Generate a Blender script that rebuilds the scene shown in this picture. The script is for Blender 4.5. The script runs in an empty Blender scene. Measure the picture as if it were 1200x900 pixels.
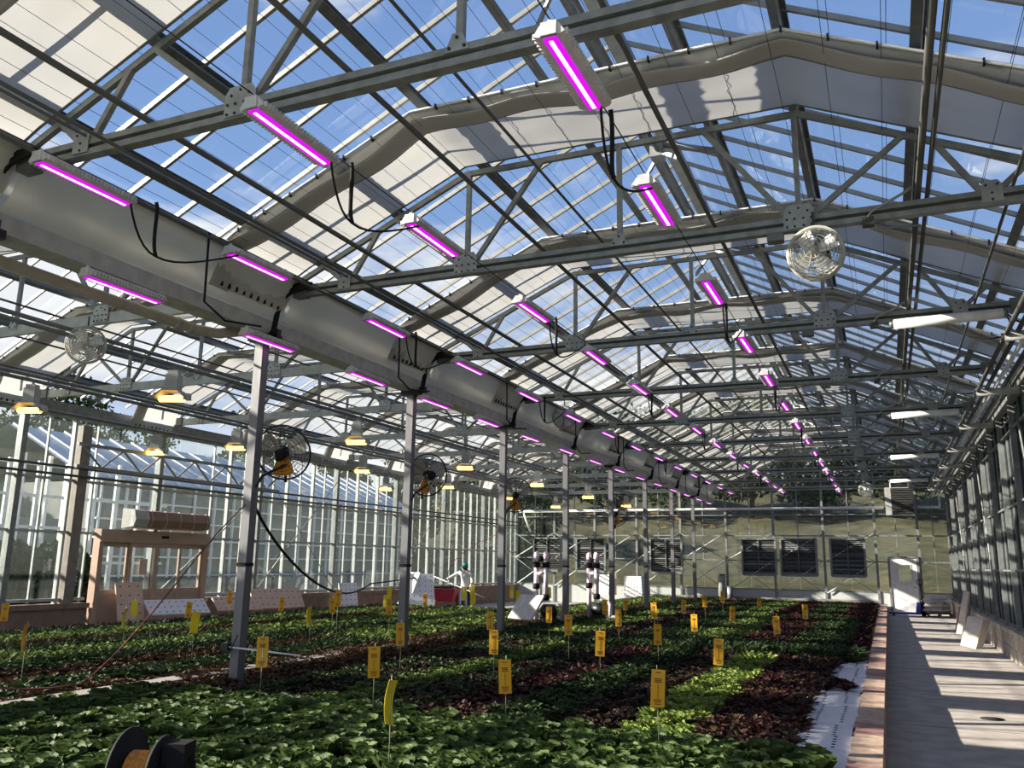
import bpy, math, random
import numpy as np
from mathutils import Vector, Matrix
random.seed(7); rng = np.random.default_rng(7)
scene = bpy.context.scene
COL = scene.collection
PI = math.pi

# ------------------------------------------------------------------ camera, sky, sun, exposure
CAMZ = 1.7115
cd = bpy.data.cameras.new('camera'); cam = bpy.data.objects.new('camera', cd); COL.objects.link(cam)
cd.sensor_width = 36.0; cd.lens = 991.31 / 1200 * 36.0; cd.clip_start = 0.05; cd.clip_end = 500
yaw, pit, rol = math.radians(23.6688), math.radians(11.9066), math.radians(0.8916)
F = Vector((-math.sin(yaw)*math.cos(pit), math.cos(yaw)*math.cos(pit), math.sin(pit)))
R0 = Vector((math.cos(yaw), math.sin(yaw), 0)); U0 = R0.cross(F)
R = math.cos(rol)*R0 + math.sin(rol)*U0; U = math.cos(rol)*U0 - math.sin(rol)*R0
M3 = Matrix((R, U, -F)).transposed()
cam.matrix_world = Matrix.Translation((0, 0, CAMZ)) @ M3.to_4x4()
scene.camera = cam

W = bpy.data.worlds.new('sky'); scene.world = W; W.use_nodes = True
nt = W.node_tree; nt.nodes.clear(); N = nt.nodes.new; L = nt.links.new
out = N('ShaderNodeOutputWorld'); bg = N('ShaderNodeBackground'); L(bg.outputs[0], out.inputs[0])
tc = N('ShaderNodeTexCoord'); sep = N('ShaderNodeSeparateXYZ'); L(tc.outputs['Generated'], sep.inputs[0])
ramp = N('ShaderNodeValToRGB'); L(sep.outputs['Z'], ramp.inputs[0])
e = ramp.color_ramp.elements
e[0].position = 0.0; e[0].color = (0.70, 0.77, 0.86, 1); e[1].position = 0.75; e[1].color = (0.15, 0.27, 0.58, 1)
e2 = ramp.color_ramp.elements.new(0.35); e2.color = (0.25, 0.41, 0.74, 1)
mp = N('ShaderNodeMapping'); mp.inputs['Scale'].default_value = (1.0, 1.0, 2.6); mp.inputs['Location'].default_value = (0.2, 0.15, 0.1)
L(tc.outputs['Generated'], mp.inputs[0])
nz = N('ShaderNodeTexNoise'); nz.inputs['Scale'].default_value = 2.6; nz.inputs['Detail'].default_value = 6; nz.inputs['Roughness'].default_value = 0.55
L(mp.outputs[0], nz.inputs['Vector'])
hz = N('ShaderNodeMapRange'); hz.inputs[1].default_value = 0.0; hz.inputs[2].default_value = 0.7; hz.inputs[3].default_value = 0.22; hz.inputs[4].default_value = -0.12
L(sep.outputs['Z'], hz.inputs[0])
ad = N('ShaderNodeMath'); ad.operation = 'ADD'; L(nz.outputs[0], ad.inputs[0]); L(hz.outputs[0], ad.inputs[1])
cr = N('ShaderNodeMapRange'); cr.interpolation_type = 'SMOOTHSTEP'; cr.inputs[1].default_value = 0.5; cr.inputs[2].default_value = 0.68; L(ad.outputs[0], cr.inputs[0])
mx = N('ShaderNodeMix'); mx.data_type = 'RGBA'; L(cr.outputs[0], mx.inputs[0]); L(ramp.outputs[0], mx.inputs[6]); mx.inputs[7].default_value = (0.88, 0.9, 0.93, 1)
L(mx.outputs[2], bg.inputs[0]); bg.inputs[1].default_value = 0.82

sd = bpy.data.lights.new('sun', 'SUN'); sun = bpy.data.objects.new('sun', sd); COL.objects.link(sun)
sd.energy = 11.0; sd.angle = 0.0093; sd.color = (1.0, 0.925, 0.80)
SUNDIR = Vector((-2.12, -0.94, 1.0)).normalized()
sun.rotation_euler = SUNDIR.to_track_quat('Z', 'Y').to_euler(); sun.location = SUNDIR*60
vs = scene.view_settings; vs.view_transform = 'Standard'; vs.look = 'None'; vs.gamma = 1.0; vs.use_curve_mapping = False; vs.exposure = 0.40
scene.cycles.transparent_max_bounces = 24
scene.cycles.max_bounces = 8

# ------------------------------------------------------------------ main dimensions (metres)
PITCH = 3.66                       # truss spacing
def YC(i): return 8.033 + PITCH*i  # truss i
XC = -2.32; HALF = 4.572; XG = XC - HALF; XR = XC + HALF; XCL = XG - HALF; XL = XG - 2*HALF
ZT = 4.91; YEND = YC(8); YBEG = YC(-2)
RIDGE, SLOPE = 7.32, 0.495
def roofz(off): return RIDGE - SLOPE*abs(off)

# ------------------------------------------------------------------ materials
MATS = {}
def mat(name, col, rough=0.6, metal=0.0, var=0.12, scale=6.0, bump=0.0, col2=None, spec=0.5, emit=None, es=0.0, aniso=None, trans=0.0):
    m = bpy.data.materials.new(name); m.use_nodes = True; t = m.node_tree; b = t.nodes['Principled BSDF']
    b.inputs['Roughness'].default_value = rough; b.inputs['Metallic'].default_value = metal
    b.inputs['Specular IOR Level'].default_value = spec
    n = t.nodes.new('ShaderNodeTexNoise'); n.inputs['Scale'].default_value = scale; n.inputs['Detail'].default_value = 5
    tcn = t.nodes.new('ShaderNodeTexCoord')
    if aniso:
        mpn = t.nodes.new('ShaderNodeMapping'); mpn.inputs['Scale'].default_value = aniso
        t.links.new(tcn.outputs['Object'], mpn.inputs[0]); t.links.new(mpn.outputs[0], n.inputs['Vector'])
    else: t.links.new(tcn.outputs['Object'], n.inputs['Vector'])
    r = t.nodes.new('ShaderNodeValToRGB'); t.links.new(n.outputs[0], r.inputs[0])
    c2 = col2 or tuple(min(1, c*(1+var)) for c in col); c1 = col if col2 else tuple(c*(1-var) for c in col)
    r.color_ramp.elements[0].position = 0.32; r.color_ramp.elements[1].position = 0.68
    r.color_ramp.elements[0].color = (*c1, 1); r.color_ramp.elements[1].color = (*c2, 1)
    t.links.new(r.outputs[0], b.inputs['Base Color'])
    if bump:
        bp = t.nodes.new('ShaderNodeBump'); bp.inputs['Strength'].default_value = bump; bp.inputs['Distance'].default_value = 0.02
        t.links.new(n.outputs[0], bp.inputs['Height']); t.links.new(bp.outputs[0], b.inputs['Normal'])
    if emit: b.inputs['Emission Color'].default_value = (*emit, 1); b.inputs['Emission Strength'].default_value = es
    MATS[name] = m; return m

def glass(name, tint=(0.93, 0.96, 0.96), haze=0.0, hazecol=(0.5, 0.55, 0.55), refl=1.0):
    m = bpy.data.materials.new(name); m.use_nodes = True; t = m.node_tree; t.nodes.clear()
    o = t.nodes.new('ShaderNodeOutputMaterial'); tr = t.nodes.new('ShaderNodeBsdfTransparent'); gl = t.nodes.new('ShaderNodeBsdfGlossy')
    tr.inputs[0].default_value = (*tint, 1); gl.inputs['Roughness'].default_value = 0.02; gl.inputs[0].default_value = (refl, refl, refl, 1)
    ge = t.nodes.new('ShaderNodeNewGeometry'); dt = t.nodes.new('ShaderNodeVectorMath'); dt.operation = 'DOT_PRODUCT'   # Schlick reflection, the same from both faces
    t.links.new(ge.outputs['Incoming'], dt.inputs[0]); t.links.new(ge.outputs['Normal'], dt.inputs[1])
    def mth(op, a, b=None):
        n = t.nodes.new('ShaderNodeMath'); n.operation = op
        for i, q in enumerate((a, b)):
            if q is None: continue
            if isinstance(q, (int, float)): n.inputs[i].default_value = q
            else: t.links.new(q, n.inputs[i])
        return n.outputs[0]
    fz = mth('ADD', mth('MULTIPLY', mth('POWER', mth('SUBTRACT', 1.0, mth('ABSOLUTE', dt.outputs['Value'])), 5.0), 0.6), 0.025)
    mixs = t.nodes.new('ShaderNodeMixShader'); t.links.new(fz, mixs.inputs[0]); t.links.new(gl.outputs[0], mixs.inputs[2])
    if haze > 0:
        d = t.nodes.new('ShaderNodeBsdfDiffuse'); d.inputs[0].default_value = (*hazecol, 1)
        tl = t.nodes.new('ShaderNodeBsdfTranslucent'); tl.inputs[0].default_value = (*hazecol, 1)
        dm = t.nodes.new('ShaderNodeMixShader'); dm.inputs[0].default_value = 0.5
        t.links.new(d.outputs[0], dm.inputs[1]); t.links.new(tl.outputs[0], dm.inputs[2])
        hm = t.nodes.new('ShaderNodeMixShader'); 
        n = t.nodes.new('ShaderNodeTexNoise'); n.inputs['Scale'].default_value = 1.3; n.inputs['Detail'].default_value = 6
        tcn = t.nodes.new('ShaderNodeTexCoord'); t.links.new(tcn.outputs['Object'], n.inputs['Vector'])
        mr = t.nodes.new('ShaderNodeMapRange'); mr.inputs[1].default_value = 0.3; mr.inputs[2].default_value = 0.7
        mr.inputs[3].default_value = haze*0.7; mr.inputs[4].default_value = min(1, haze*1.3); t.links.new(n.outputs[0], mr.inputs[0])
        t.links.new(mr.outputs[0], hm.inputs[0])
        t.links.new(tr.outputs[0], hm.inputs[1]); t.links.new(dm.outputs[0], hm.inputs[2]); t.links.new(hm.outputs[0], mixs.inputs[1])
    else: t.links.new(tr.outputs[0], mixs.inputs[1])
    t.links.new(mixs.outputs[0], o.inputs[0]); MATS[name] = m; return m

def cloth(name, col, tl=0.5, var=0.06):
    m = bpy.data.materials.new(name); m.use_nodes = True; t = m.node_tree; t.nodes.clear()
    o = t.nodes.new('ShaderNodeOutputMaterial'); d = t.nodes.new('ShaderNodeBsdfDiffuse'); x = t.nodes.new('ShaderNodeBsdfTranslucent')
    n = t.nodes.new('ShaderNodeTexNoise'); n.inputs['Scale'].default_value = 2.0; n.inputs['Detail'].default_value = 4
    tcn = t.nodes.new('ShaderNodeTexCoord'); t.links.new(tcn.outputs['Object'], n.inputs['Vector'])
    r = t.nodes.new('ShaderNodeValToRGB'); t.links.new(n.outputs[0], r.inputs[0])
    r.color_ramp.elements[0].color = (*[c*(1-var) for c in col], 1); r.color_ramp.elements[1].color = (*[min(1, c*(1+var)) for c in col], 1)
    t.links.new(r.outputs[0], d.inputs[0]); t.links.new(r.outputs[0], x.inputs[0])
    ms = t.nodes.new('ShaderNodeMixShader'); ms.inputs[0].default_value = tl
    t.links.new(d.outputs[0], ms.inputs[1]); t.links.new(x.outputs[0], ms.inputs[2]); t.links.new(ms.outputs[0], o.inputs[0])
    MATS[name] = m; return m

def leafmat(name, ca, cb, tl=0.25):
    m = bpy.data.materials.new(name); m.use_nodes = True; t = m.node_tree; b = t.nodes['Principled BSDF']
    g = t.nodes.new('ShaderNodeNewGeometry'); oi = t.nodes.new('ShaderNodeObjectInfo')
    add = t.nodes.new('ShaderNodeMath'); add.operation = 'ADD'; fr = t.nodes.new('ShaderNodeMath'); fr.operation = 'FRACT'
    t.links.new(g.outputs['Random Per Island'], add.inputs[0]); t.links.new(oi.outputs['Random'], add.inputs[1]); t.links.new(add.outputs[0], fr.inputs[0])
    r = t.nodes.new('ShaderNodeValToRGB'); t.links.new(fr.outputs[0], r.inputs[0])
    r.color_ramp.elements[0].color = (*ca, 1); r.color_ramp.elements[1].color = (*cb, 1)
    t.links.new(r.outputs[0], b.inputs['Base Color']); b.inputs['Roughness'].default_value = 0.55; b.inputs['Specular IOR Level'].default_value = 0.18
    x = t.nodes.new('ShaderNodeBsdfTranslucent'); t.links.new(r.outputs[0], x.inputs[0])
    ms = t.nodes.new('ShaderNodeMixShader'); ms.inputs[0].default_value = tl; o = t.nodes['Material Output']
    t.links.new(b.outputs[0], ms.inputs[1]); t.links.new(x.outputs[0], ms.inputs[2]); t.links.new(ms.outputs[0], o.inputs[0])
    MATS[name] = m; return m

def emis(name, col, s):
    m = bpy.data.materials.new(name); m.use_nodes = True; t = m.node_tree; t.nodes.clear()
    o = t.nodes.new('ShaderNodeOutputMaterial'); em = t.nodes.new('ShaderNodeEmission'); em.inputs[0].default_value = (*col, 1); em.inputs[1].default_value = s
    t.links.new(em.outputs[0], o.inputs[0]); MATS[name] = m; return m

mat('galv', (0.235, 0.25, 0.245), 0.5, 0.35, 0.2, 9)
mat('galv_dark', (0.15, 0.16, 0.16), 0.55, 0.3, 0.2, 9)
mat('galv_pale', (0.44, 0.46, 0.45), 0.5, 0.2, 0.15, 7)
mat('alu_bar', (0.30, 0.30, 0.275), 0.45, 0.25, 0.12, 8)
mat('gusset_grey', (0.31, 0.33, 0.33), 0.5, 0.3, 0.15, 9)
mat('groove', (0.06, 0.065, 0.065), 0.8)
mat('column_steel', (0.165, 0.165, 0.175), 0.45, 0.25, 0.12, 3, aniso=(8, 8, 1))
mat('dark_pipe', (0.075, 0.075, 0.07), 0.5, 0.2)
mat('black_rubber', (0.010, 0.010, 0.011), 0.75, spec=0.25)
mat('black_metal', (0.02, 0.02, 0.022), 0.4, 0.3)
mat('white_paint', (0.78, 0.78, 0.76), 0.45)
mat('led_white', (0.56, 0.55, 0.56), 0.5)
mat('cream_plastic', (0.44, 0.425, 0.38), 0.5)
mat('grey_box', (0.38, 0.38, 0.36), 0.5)
mat('tan_pipe', (0.42, 0.39, 0.34), 0.5)
mat('insulation', (0.70, 0.69, 0.64), 0.35, 0, 0.12, 5)
mat('concrete', (0.42, 0.375, 0.335), 0.8, 0, 0.2, 3.5, 0.15)
mat('pond_wall', (0.27, 0.25, 0.225), 0.8, 0, 0.15, 4, 0.2)
mat('water', (0.012, 0.018, 0.014), 0.15)
mat('stone_pink', (0.36, 0.20, 0.17), 0.85, 0, 0.25, 9, 0.5)
mat('stone_tan', (0.52, 0.37, 0.27), 0.85, 0, 0.25, 9, 0.5)
mat('stone_rose', (0.44, 0.26, 0.22), 0.85, 0, 0.25, 9, 0.5)
mat('block_tan', (0.42, 0.36, 0.30), 0.85, 0, 0.18, 8, 0.4)
mat('block_cap', (0.50, 0.44, 0.37), 0.85, 0, 0.18, 8, 0.4)
mat('foam_white', (0.78, 0.75, 0.76), 0.6, 0, 0.04)
mat('foam_peach', (0.66, 0.46, 0.35), 0.6, 0, 0.05)
mat('hole_dark', (0.015, 0.015, 0.015), 0.8)
mat('blade_lamp_tint', (0.85, 0.36, 0.04), 0.4, 0, 0.1)  # orange glow of the sodium lamps put into one blade's colour
mat('card_yellow', (0.80, 0.40, 0.012), 0.45, 0, 0.05)
mat('card_lemon', (0.80, 0.62, 0.015), 0.45, 0, 0.05)
mat('print_dark', (0.10, 0.055, 0.005), 0.6)
mat('stake', (0.30, 0.30, 0.20), 0.6)
mat('door_tan', (0.44, 0.31, 0.235), 0.45, 0.1, 0.06)
mat('door_panel_tan', (0.38, 0.285, 0.235), 0.5, 0.0, 0.06)
mat('curb_brown', (0.23, 0.155, 0.115), 0.8, 0, 0.2, 5, 0.2)
mat('post_brown', (0.23, 0.195, 0.17), 0.6, 0.1, 0.15)
mat('air_brown', (0.24, 0.145, 0.105), 0.5, 0, 0.1)
mat('louver_dark', (0.035, 0.035, 0.032), 0.5)
mat('louver_slat', (0.10, 0.10, 0.09), 0.4, 0.4)
mat('heater_face', (0.03, 0.028, 0.025), 0.5)
mat('pvc_pink', (0.80, 0.66, 0.73), 0.35)
mat('blue_paint', (0.03, 0.05, 0.32), 0.45)
mat('bag_grey', (0.62, 0.58, 0.55), 0.8, 0, 0.15, 6, 0.3)
mat('board_pale', (0.62, 0.56, 0.50), 0.8, 0, 0.15, 3, 0.1, aniso=(1, 1, 14))
mat('rope_orange', (0.75, 0.30, 0.05), 0.7, 0, 0.25, 40)
mat('cable_red', (0.16, 0.035, 0.025), 0.6)
mat('red_plastic', (0.35, 0.01, 0.03), 0.5)
mat('skin', (0.16, 0.085, 0.055), 0.6)
mat('shirt', (0.62, 0.62, 0.62), 0.8, 0, 0.06, 12, 0.2)
mat('trousers', (0.012, 0.018, 0.06), 0.8)
mat('cap_teal', (0.02, 0.30, 0.28), 0.7)
mat('grass', (0.10, 0.15, 0.03), 0.9, 0, 0.3, 1.2, 0.3, col2=(0.20, 0.26, 0.05))
mat('hill_grass', (0.026, 0.028, 0.011), 0.95, 0, 0.3, 0.8, 0.5, col2=(0.098, 0.083, 0.033), aniso=(1, 2.5, 2.5))
mat('retaining', (0.22, 0.21, 0.19), 0.9, 0, 0.3, 4, 0.4)
mat('siding', (0.50, 0.52, 0.50), 0.7, 0, 0.05)
mat('neighbour_roof', (0.42, 0.46, 0.50), 0.45, 0.0, 0.1)
mat('neighbour_wall', (0.16, 0.175, 0.165), 0.4, 0, 0.3, 0.8)
mat('dark_opening', (0.03, 0.03, 0.03), 0.8)
leafmat('tree_leaf', (0.018, 0.035, 0.012), (0.05, 0.08, 0.025))
mat('bark', (0.10, 0.07, 0.05), 0.9, 0, 0.2, 8, 0.3)
glass('roof_glass', (0.985, 0.99, 0.99)); glass('wall_glass', (0.95, 0.97, 0.96), 0.05, (0.4, 0.44, 0.42))
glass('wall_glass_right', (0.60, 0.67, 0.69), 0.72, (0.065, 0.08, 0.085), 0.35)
glass('far_glass', (0.90, 0.92, 0.89), 0.10, (0.20, 0.22, 0.18))
cloth('screen', (0.575, 0.565, 0.54), 0.40, 0.10); cloth('screen_wrap', (0.86, 0.85, 0.81), 0.5, 0.1)
emis('led_core', (1.0, 0.46, 1.0), 2.4); emis('led_lens', (0.66, 0.006, 0.74), 0.95)
emis('sodium', (1.0, 0.50, 0.10), 5.0)
leafmat('leaf_butter', (0.034, 0.064, 0.017), (0.10, 0.145, 0.042)); leafmat('leaf_bright', (0.15, 0.225, 0.04), (0.28, 0.35, 0.085))
leafmat('leaf_red', (0.024, 0.011, 0.010), (0.075, 0.028, 0.024), 0.10); leafmat('leaf_dark', (0.018, 0.034, 0.013), (0.05, 0.078, 0.026), 0.15)
leafmat('leaf_purple', (0.022, 0.014, 0.014), (0.07, 0.05, 0.03), 0.15); leafmat('leaf_brown', (0.045, 0.024, 0.014), (0.115, 0.066, 0.032), 0.12)
leafmat('leaf_mid', (0.06, 0.10, 0.024), (0.15, 0.20, 0.05))

# ------------------------------------------------------------------ mesh helpers
class MB:
    def __init__(s): s.v = []; s.f = []; s.sm = []
    def add(s, vs, fs, smooth=False):
        o = len(s.v); s.v += [tuple(v) for v in vs]; s.f += [tuple(i+o for i in f) for f in fs]; s.sm += [smooth]*len(fs); return s
    def box(s, x0, x1, y0, y1, z0, z1):
        v = [(x0,y0,z0),(x1,y0,z0),(x1,y1,z0),(x0,y1,z0),(x0,y0,z1),(x1,y0,z1),(x1,y1,z1),(x0,y1,z1)]
        return s.add(v, [(3,2,1,0),(4,5,6,7),(0,1,5,4),(1,2,6,5),(2,3,7,6),(3,0,4,7)])
    def frame(s, p, q, up=(0,0,1)):
        p, q = Vector(p), Vector(q); d = (q-p).normalized(); u = Vector(up)
        if abs(d.dot(u)) > 0.98: u = Vector((0,1,0)) if abs(d.y) < 0.9 else Vector((1,0,0))
        a = d.cross(u).normalized(); b = a.cross(d); return p, q, a, b
    def bar(s, p, q, w, h, up=(0,0,1)):
        p, q, a, b = s.frame(p, q, up); v = []
        for c in (p, q):
            for (i, j) in ((-1,-1),(1,-1),(1,1),(-1,1)): v.append(c + a*(i*w/2) + b*(j*h/2))
        return s.add(v, [(3,2,1,0),(4,5,6,7),(0,1,5,4),(1,2,6,5),(2,3,7,6),(3,0,4,7)])
    def tube(s, pts, r, n=8, cap=True, closed=False):
        pts = [Vector(p) for p in pts]; k = len(pts); vs = []; a0 = None
        rr = r if isinstance(r, (list, tuple)) else [r]*k
        for i, p in enumerate(pts):
            if closed: d = pts[(i+1) % k] - pts[i-1]
            else: d = pts[min(i+1, k-1)] - pts[max(i-1, 0)]
            d = d.normalized() if d.length > 1e-9 else Vector((0,0,1))
            if a0 is None:
                u = Vector((0,0,1)) if abs(d.z) < 0.9 else Vector((1,0,0)); a = d.cross(u).normalized()
            else:
                a = (a0 - d*a0.dot(d)); a = a.normalized() if a.length > 1e-6 else d.orthogonal().normalized()
            a0 = a; b = d.cross(a)
            for j in range(n):
                t = 2*PI*j/n; vs.append(p + a*(math.cos(t)*rr[i]) + b*(math.sin(t)*rr[i]))
        fs = []
        for i in range(k if closed else k-1):
            i2 = (i+1) % k
            for j in range(n): fs.append((i*n+j, i*n+(j+1) % n, i2*n+(j+1) % n, i2*n+j))
        if cap and not closed: fs += [tuple(range(n-1, -1, -1)), tuple((k-1)*n+j for j in range(n))]
        return s.add(vs, fs, True)
    def disc(s, c, nrm, r, h, n=16):
        nrm = Vector(nrm).normalized(); return s.tube([Vector(c)-nrm*h/2, Vector(c)+nrm*h/2], r, n)
    def prism(s, poly, y0, y1):       # poly in (x, z), extruded along y
        n = len(poly); v = [(x, y0, z) for x, z in poly] + [(x, y1, z) for x, z in poly]
        f = [tuple(range(n)), tuple(range(2*n-1, n-1, -1))] + [(i, i+n, (i+1) % n + n, (i+1) % n) for i in range(n)]
        return s.add(v, f)
    def mesh(s, name, m):
        me = bpy.data.meshes.new(name); me.from_pydata(s.v, [], s.f)
        me.polygons.foreach_set('use_smooth', s.sm); me.materials.append(MATS[m]); me.update(); return me
STUFFY = {'bolts', 'clips', 'clip_tabs', 'cooling_fins', 'planting_holes', 'print', 'floor_joint', 'eyes'}
def link(name, me, parent=None, loc=None, rz=None, rot=None):
    o = bpy.data.objects.new(name, me); COL.objects.link(o)
    if parent is not None: o.parent = parent
    if loc is not None: o.location = loc
    if rz is not None: o.rotation_euler = (0, 0, rz)
    if rot is not None: o.rotation_euler = rot
    if name in STUFFY: o['kind'] = 'stuff'
    return o
def tag(o, label=None, cat=None, group=None, kind=None):
    if label: o['label'] = label
    if cat: o['category'] = cat
    if group: o['group'] = group
    if kind: o['kind'] = kind
    return o
def thing(name, label, cat, loc=(0,0,0), group=None, rz=0, rot=None):
    o = link(name, None, None, loc, rz, rot); o.empty_display_size = 0.1; return tag(o, label, cat, group)
def struct(name, label=None, cat=None, loc=(0,0,0)):
    o = link(name, None, None, loc); return tag(o, label, cat, None, 'structure')
def copy_tree(o, parent=None):
    c = o.copy(); COL.objects.link(c); c.parent = parent
    for ch in [k for k in KIDS.get(o.name, [])]: copy_tree(ch, c)
    return c
KIDS = {}
def register(root):
    for o in list(bpy.data.objects):
        if o.parent is not None: KIDS.setdefault(o.parent.name, [])
        if o.parent is not None and o not in KIDS[o.parent.name]: KIDS[o.parent.name].append(o)
def kidmap(root):
    def walk(o):
        KIDS[o.name] = [c for c in o.children]
        for c in o.children: walk(c)
    walk(root)
def bez(p0, p1, p2, p3, n=12):
    p0, p1, p2, p3 = map(Vector, (p0, p1, p2, p3)); r = []
    for i in range(n+1):
        t = i/n; r.append(p0*(1-t)**3 + p1*3*t*(1-t)**2 + p2*3*t*t*(1-t) + p3*t**3)
    return r

# ------------------------------------------------------------------ ground outside, hills
def terrain(name, x0, x1, y0, y1, nx, ny, fn, m, label, cat):
    v = []; f = []
    for j in range(ny+1):
        for i in range(nx+1):
            x = x0+(x1-x0)*i/nx; y = y0+(y1-y0)*j/ny; v.append((x, y, fn(x, y)))
    for j in range(ny):
        for i in range(nx): a = j*(nx+1)+i; f.append((a, a+1, a+nx+2, a+nx+1))
    b = MB(); b.add(v, f, True); o = link(name, b.mesh(name, m)); return tag(o, label, cat, None, 'structure')
def bumps(x, y): return 0.35*math.sin(x*0.7+1.3*math.sin(y*0.4)) + 0.25*math.sin(y*0.9+x*0.3)
terrain('ground', -90, 60, -40, 42, 30, 20, lambda x, y: -0.12, 'grass', 'mown green lawn around the glasshouse', 'lawn')
terrain('hill', -60, 40, 40, 95, 50, 26, lambda x, y: -0.15 + max(0, (y-41))*0.20 + (bumps(x, y) if y > 43 else 0), 'hill_grass', 'dry yellow green grass bank rising behind the far glass wall', 'hill')
terrain('hill', 5.5, 45, -40, 42, 16, 30, lambda x, y: -0.15 + max(0, x-6)*0.36 + (bumps(x, y)*0.6 if x > 7 else 0), 'hill_grass', 'grass bank rising beside the dark glazed side wall', 'hill')

# ------------------------------------------------------------------ floor, ponds, kerb
fl = link('floor', MB().box(-0.13, XR+0.3, -6, YEND+0.2, -0.3, 0).mesh('floor', 'concrete')); tag(fl, 'grey brown concrete walkway with sunlit patches beside the stone kerb', 'floor', None, 'structure')
fl2 = link('floor', MB().box(XL-0.2, -0.14, -6, YEND+0.2, -0.32, -0.02).mesh('floor_b', 'concrete')); tag(fl2, 'concrete slab under the planting ponds', 'floor', None, 'structure')
j = MB()
for k in range(-1, 13): j.box(-0.13, XR-0.2, 2.0+PITCH*0.82*k, 2.012+PITCH*0.82*k, 0.0, 0.0015)
tag(link('floor_joint', j.mesh('floor_joint', 'groove'), fl), 'thin saw cut joint')
link('floor_drain', MB().disc((1.0, 11.9, 0.002), (0, 0, 1), 0.13, 0.006, 20).mesh('floor_drain', 'hole_dark'), fl)
wm = MB().box(-7.42, -0.37, -1, YEND-0.6, 0.0, 0.27).mesh('water', 'water')
tag(link('pond_water', wm), 'dark water of the main growing pond under the rafts', 'water', None, 'structure')
wm = MB().box(-14.7, -7.72, -1, 23.4, 0.0, 0.27).box(-9.4, -7.72, 23.4, YEND-0.6, 0.0, 0.27).mesh('water2', 'water')
tag(link('pond_water', wm), 'dark water of the second growing pond near the entrance door', 'water', None, 'structure')
b = MB().box(-7.71, -7.43, -1, YEND-0.6, 0.0, 0.36)
tag(link('pond_divider', b.mesh('pond_divider', 'pond_wall')), 'pale concrete divider between the two growing ponds', 'pond wall', None, 'structure')
b = MB().box(-14.95, -14.71, -1, 23.6, 0.0, 0.34).box(-14.95, -9.41, 23.41, 23.6, 0, 0.34).box(-9.65, -9.41, 23.6, YEND-0.5, 0, 0.40)
tag(link('pond_rim', b.mesh('pond_rim', 'pond_wall')), 'concrete rim of the second pond along the entrance aisle', 'pond wall', None, 'structure')
b = MB().box(-9.4, -0.34, YEND-0.6, YEND-0.4, 0, 0.47)
tag(link('pond_rim', b.mesh('pond_rim2', 'pond_wall')), 'concrete rim across the pond ends under the louvred wall', 'pond wall', None, 'structure')
kb = struct('kerb', 'kerb of pink and tan stone blocks edging the pond beside the walkway', 'kerb')
link('kerb_core', MB().box(-0.35, -0.145, -2, YEND-0.4, 0, 0.29).mesh('kerb_core', 'groove'), kb)
y = 1.5; k = 0
KM = {}
while y < YEND-0.6:
    ln = random.choice((0.42, 0.5, 0.58)); m = random.choice(('stone_pink', 'stone_tan', 'stone_rose', 'stone_tan'))
    key = (ln, m)
    if key not in KM:
        b = MB(); v = []; n = 6
        for jj in (0, 1):
            for i in range(n+1):
                yy = ln*i/n
                v += [(-0.365+(0.012*math.sin(9*yy+k)), yy, 0.335+0.006*math.sin(13*yy+jj)), (-0.132, yy, 0.33)] if jj == 0 else [(-0.365, yy, 0.0), (-0.132, yy, 0.0)]
        f = []; o2 = 2*(n+1)
        for i in range(n):
            a = 2*i; f += [(a, a+1, a+3, a+2), (a+1, a+1+o2, a+3+o2, a+3), (a+o2, a, a+2, a+2+o2)]
        f += [(0, o2, o2+1, 1), (2*n, 2*n+1, 2*n+1+o2, 2*n+o2)]
        b.add(v, f); KM[key] = b.mesh('kerb_stone', m)
    link('stone', KM[key], kb, (0, y, random.uniform(-0.004, 0.003))); y += ln+0.014; k += 1

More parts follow.
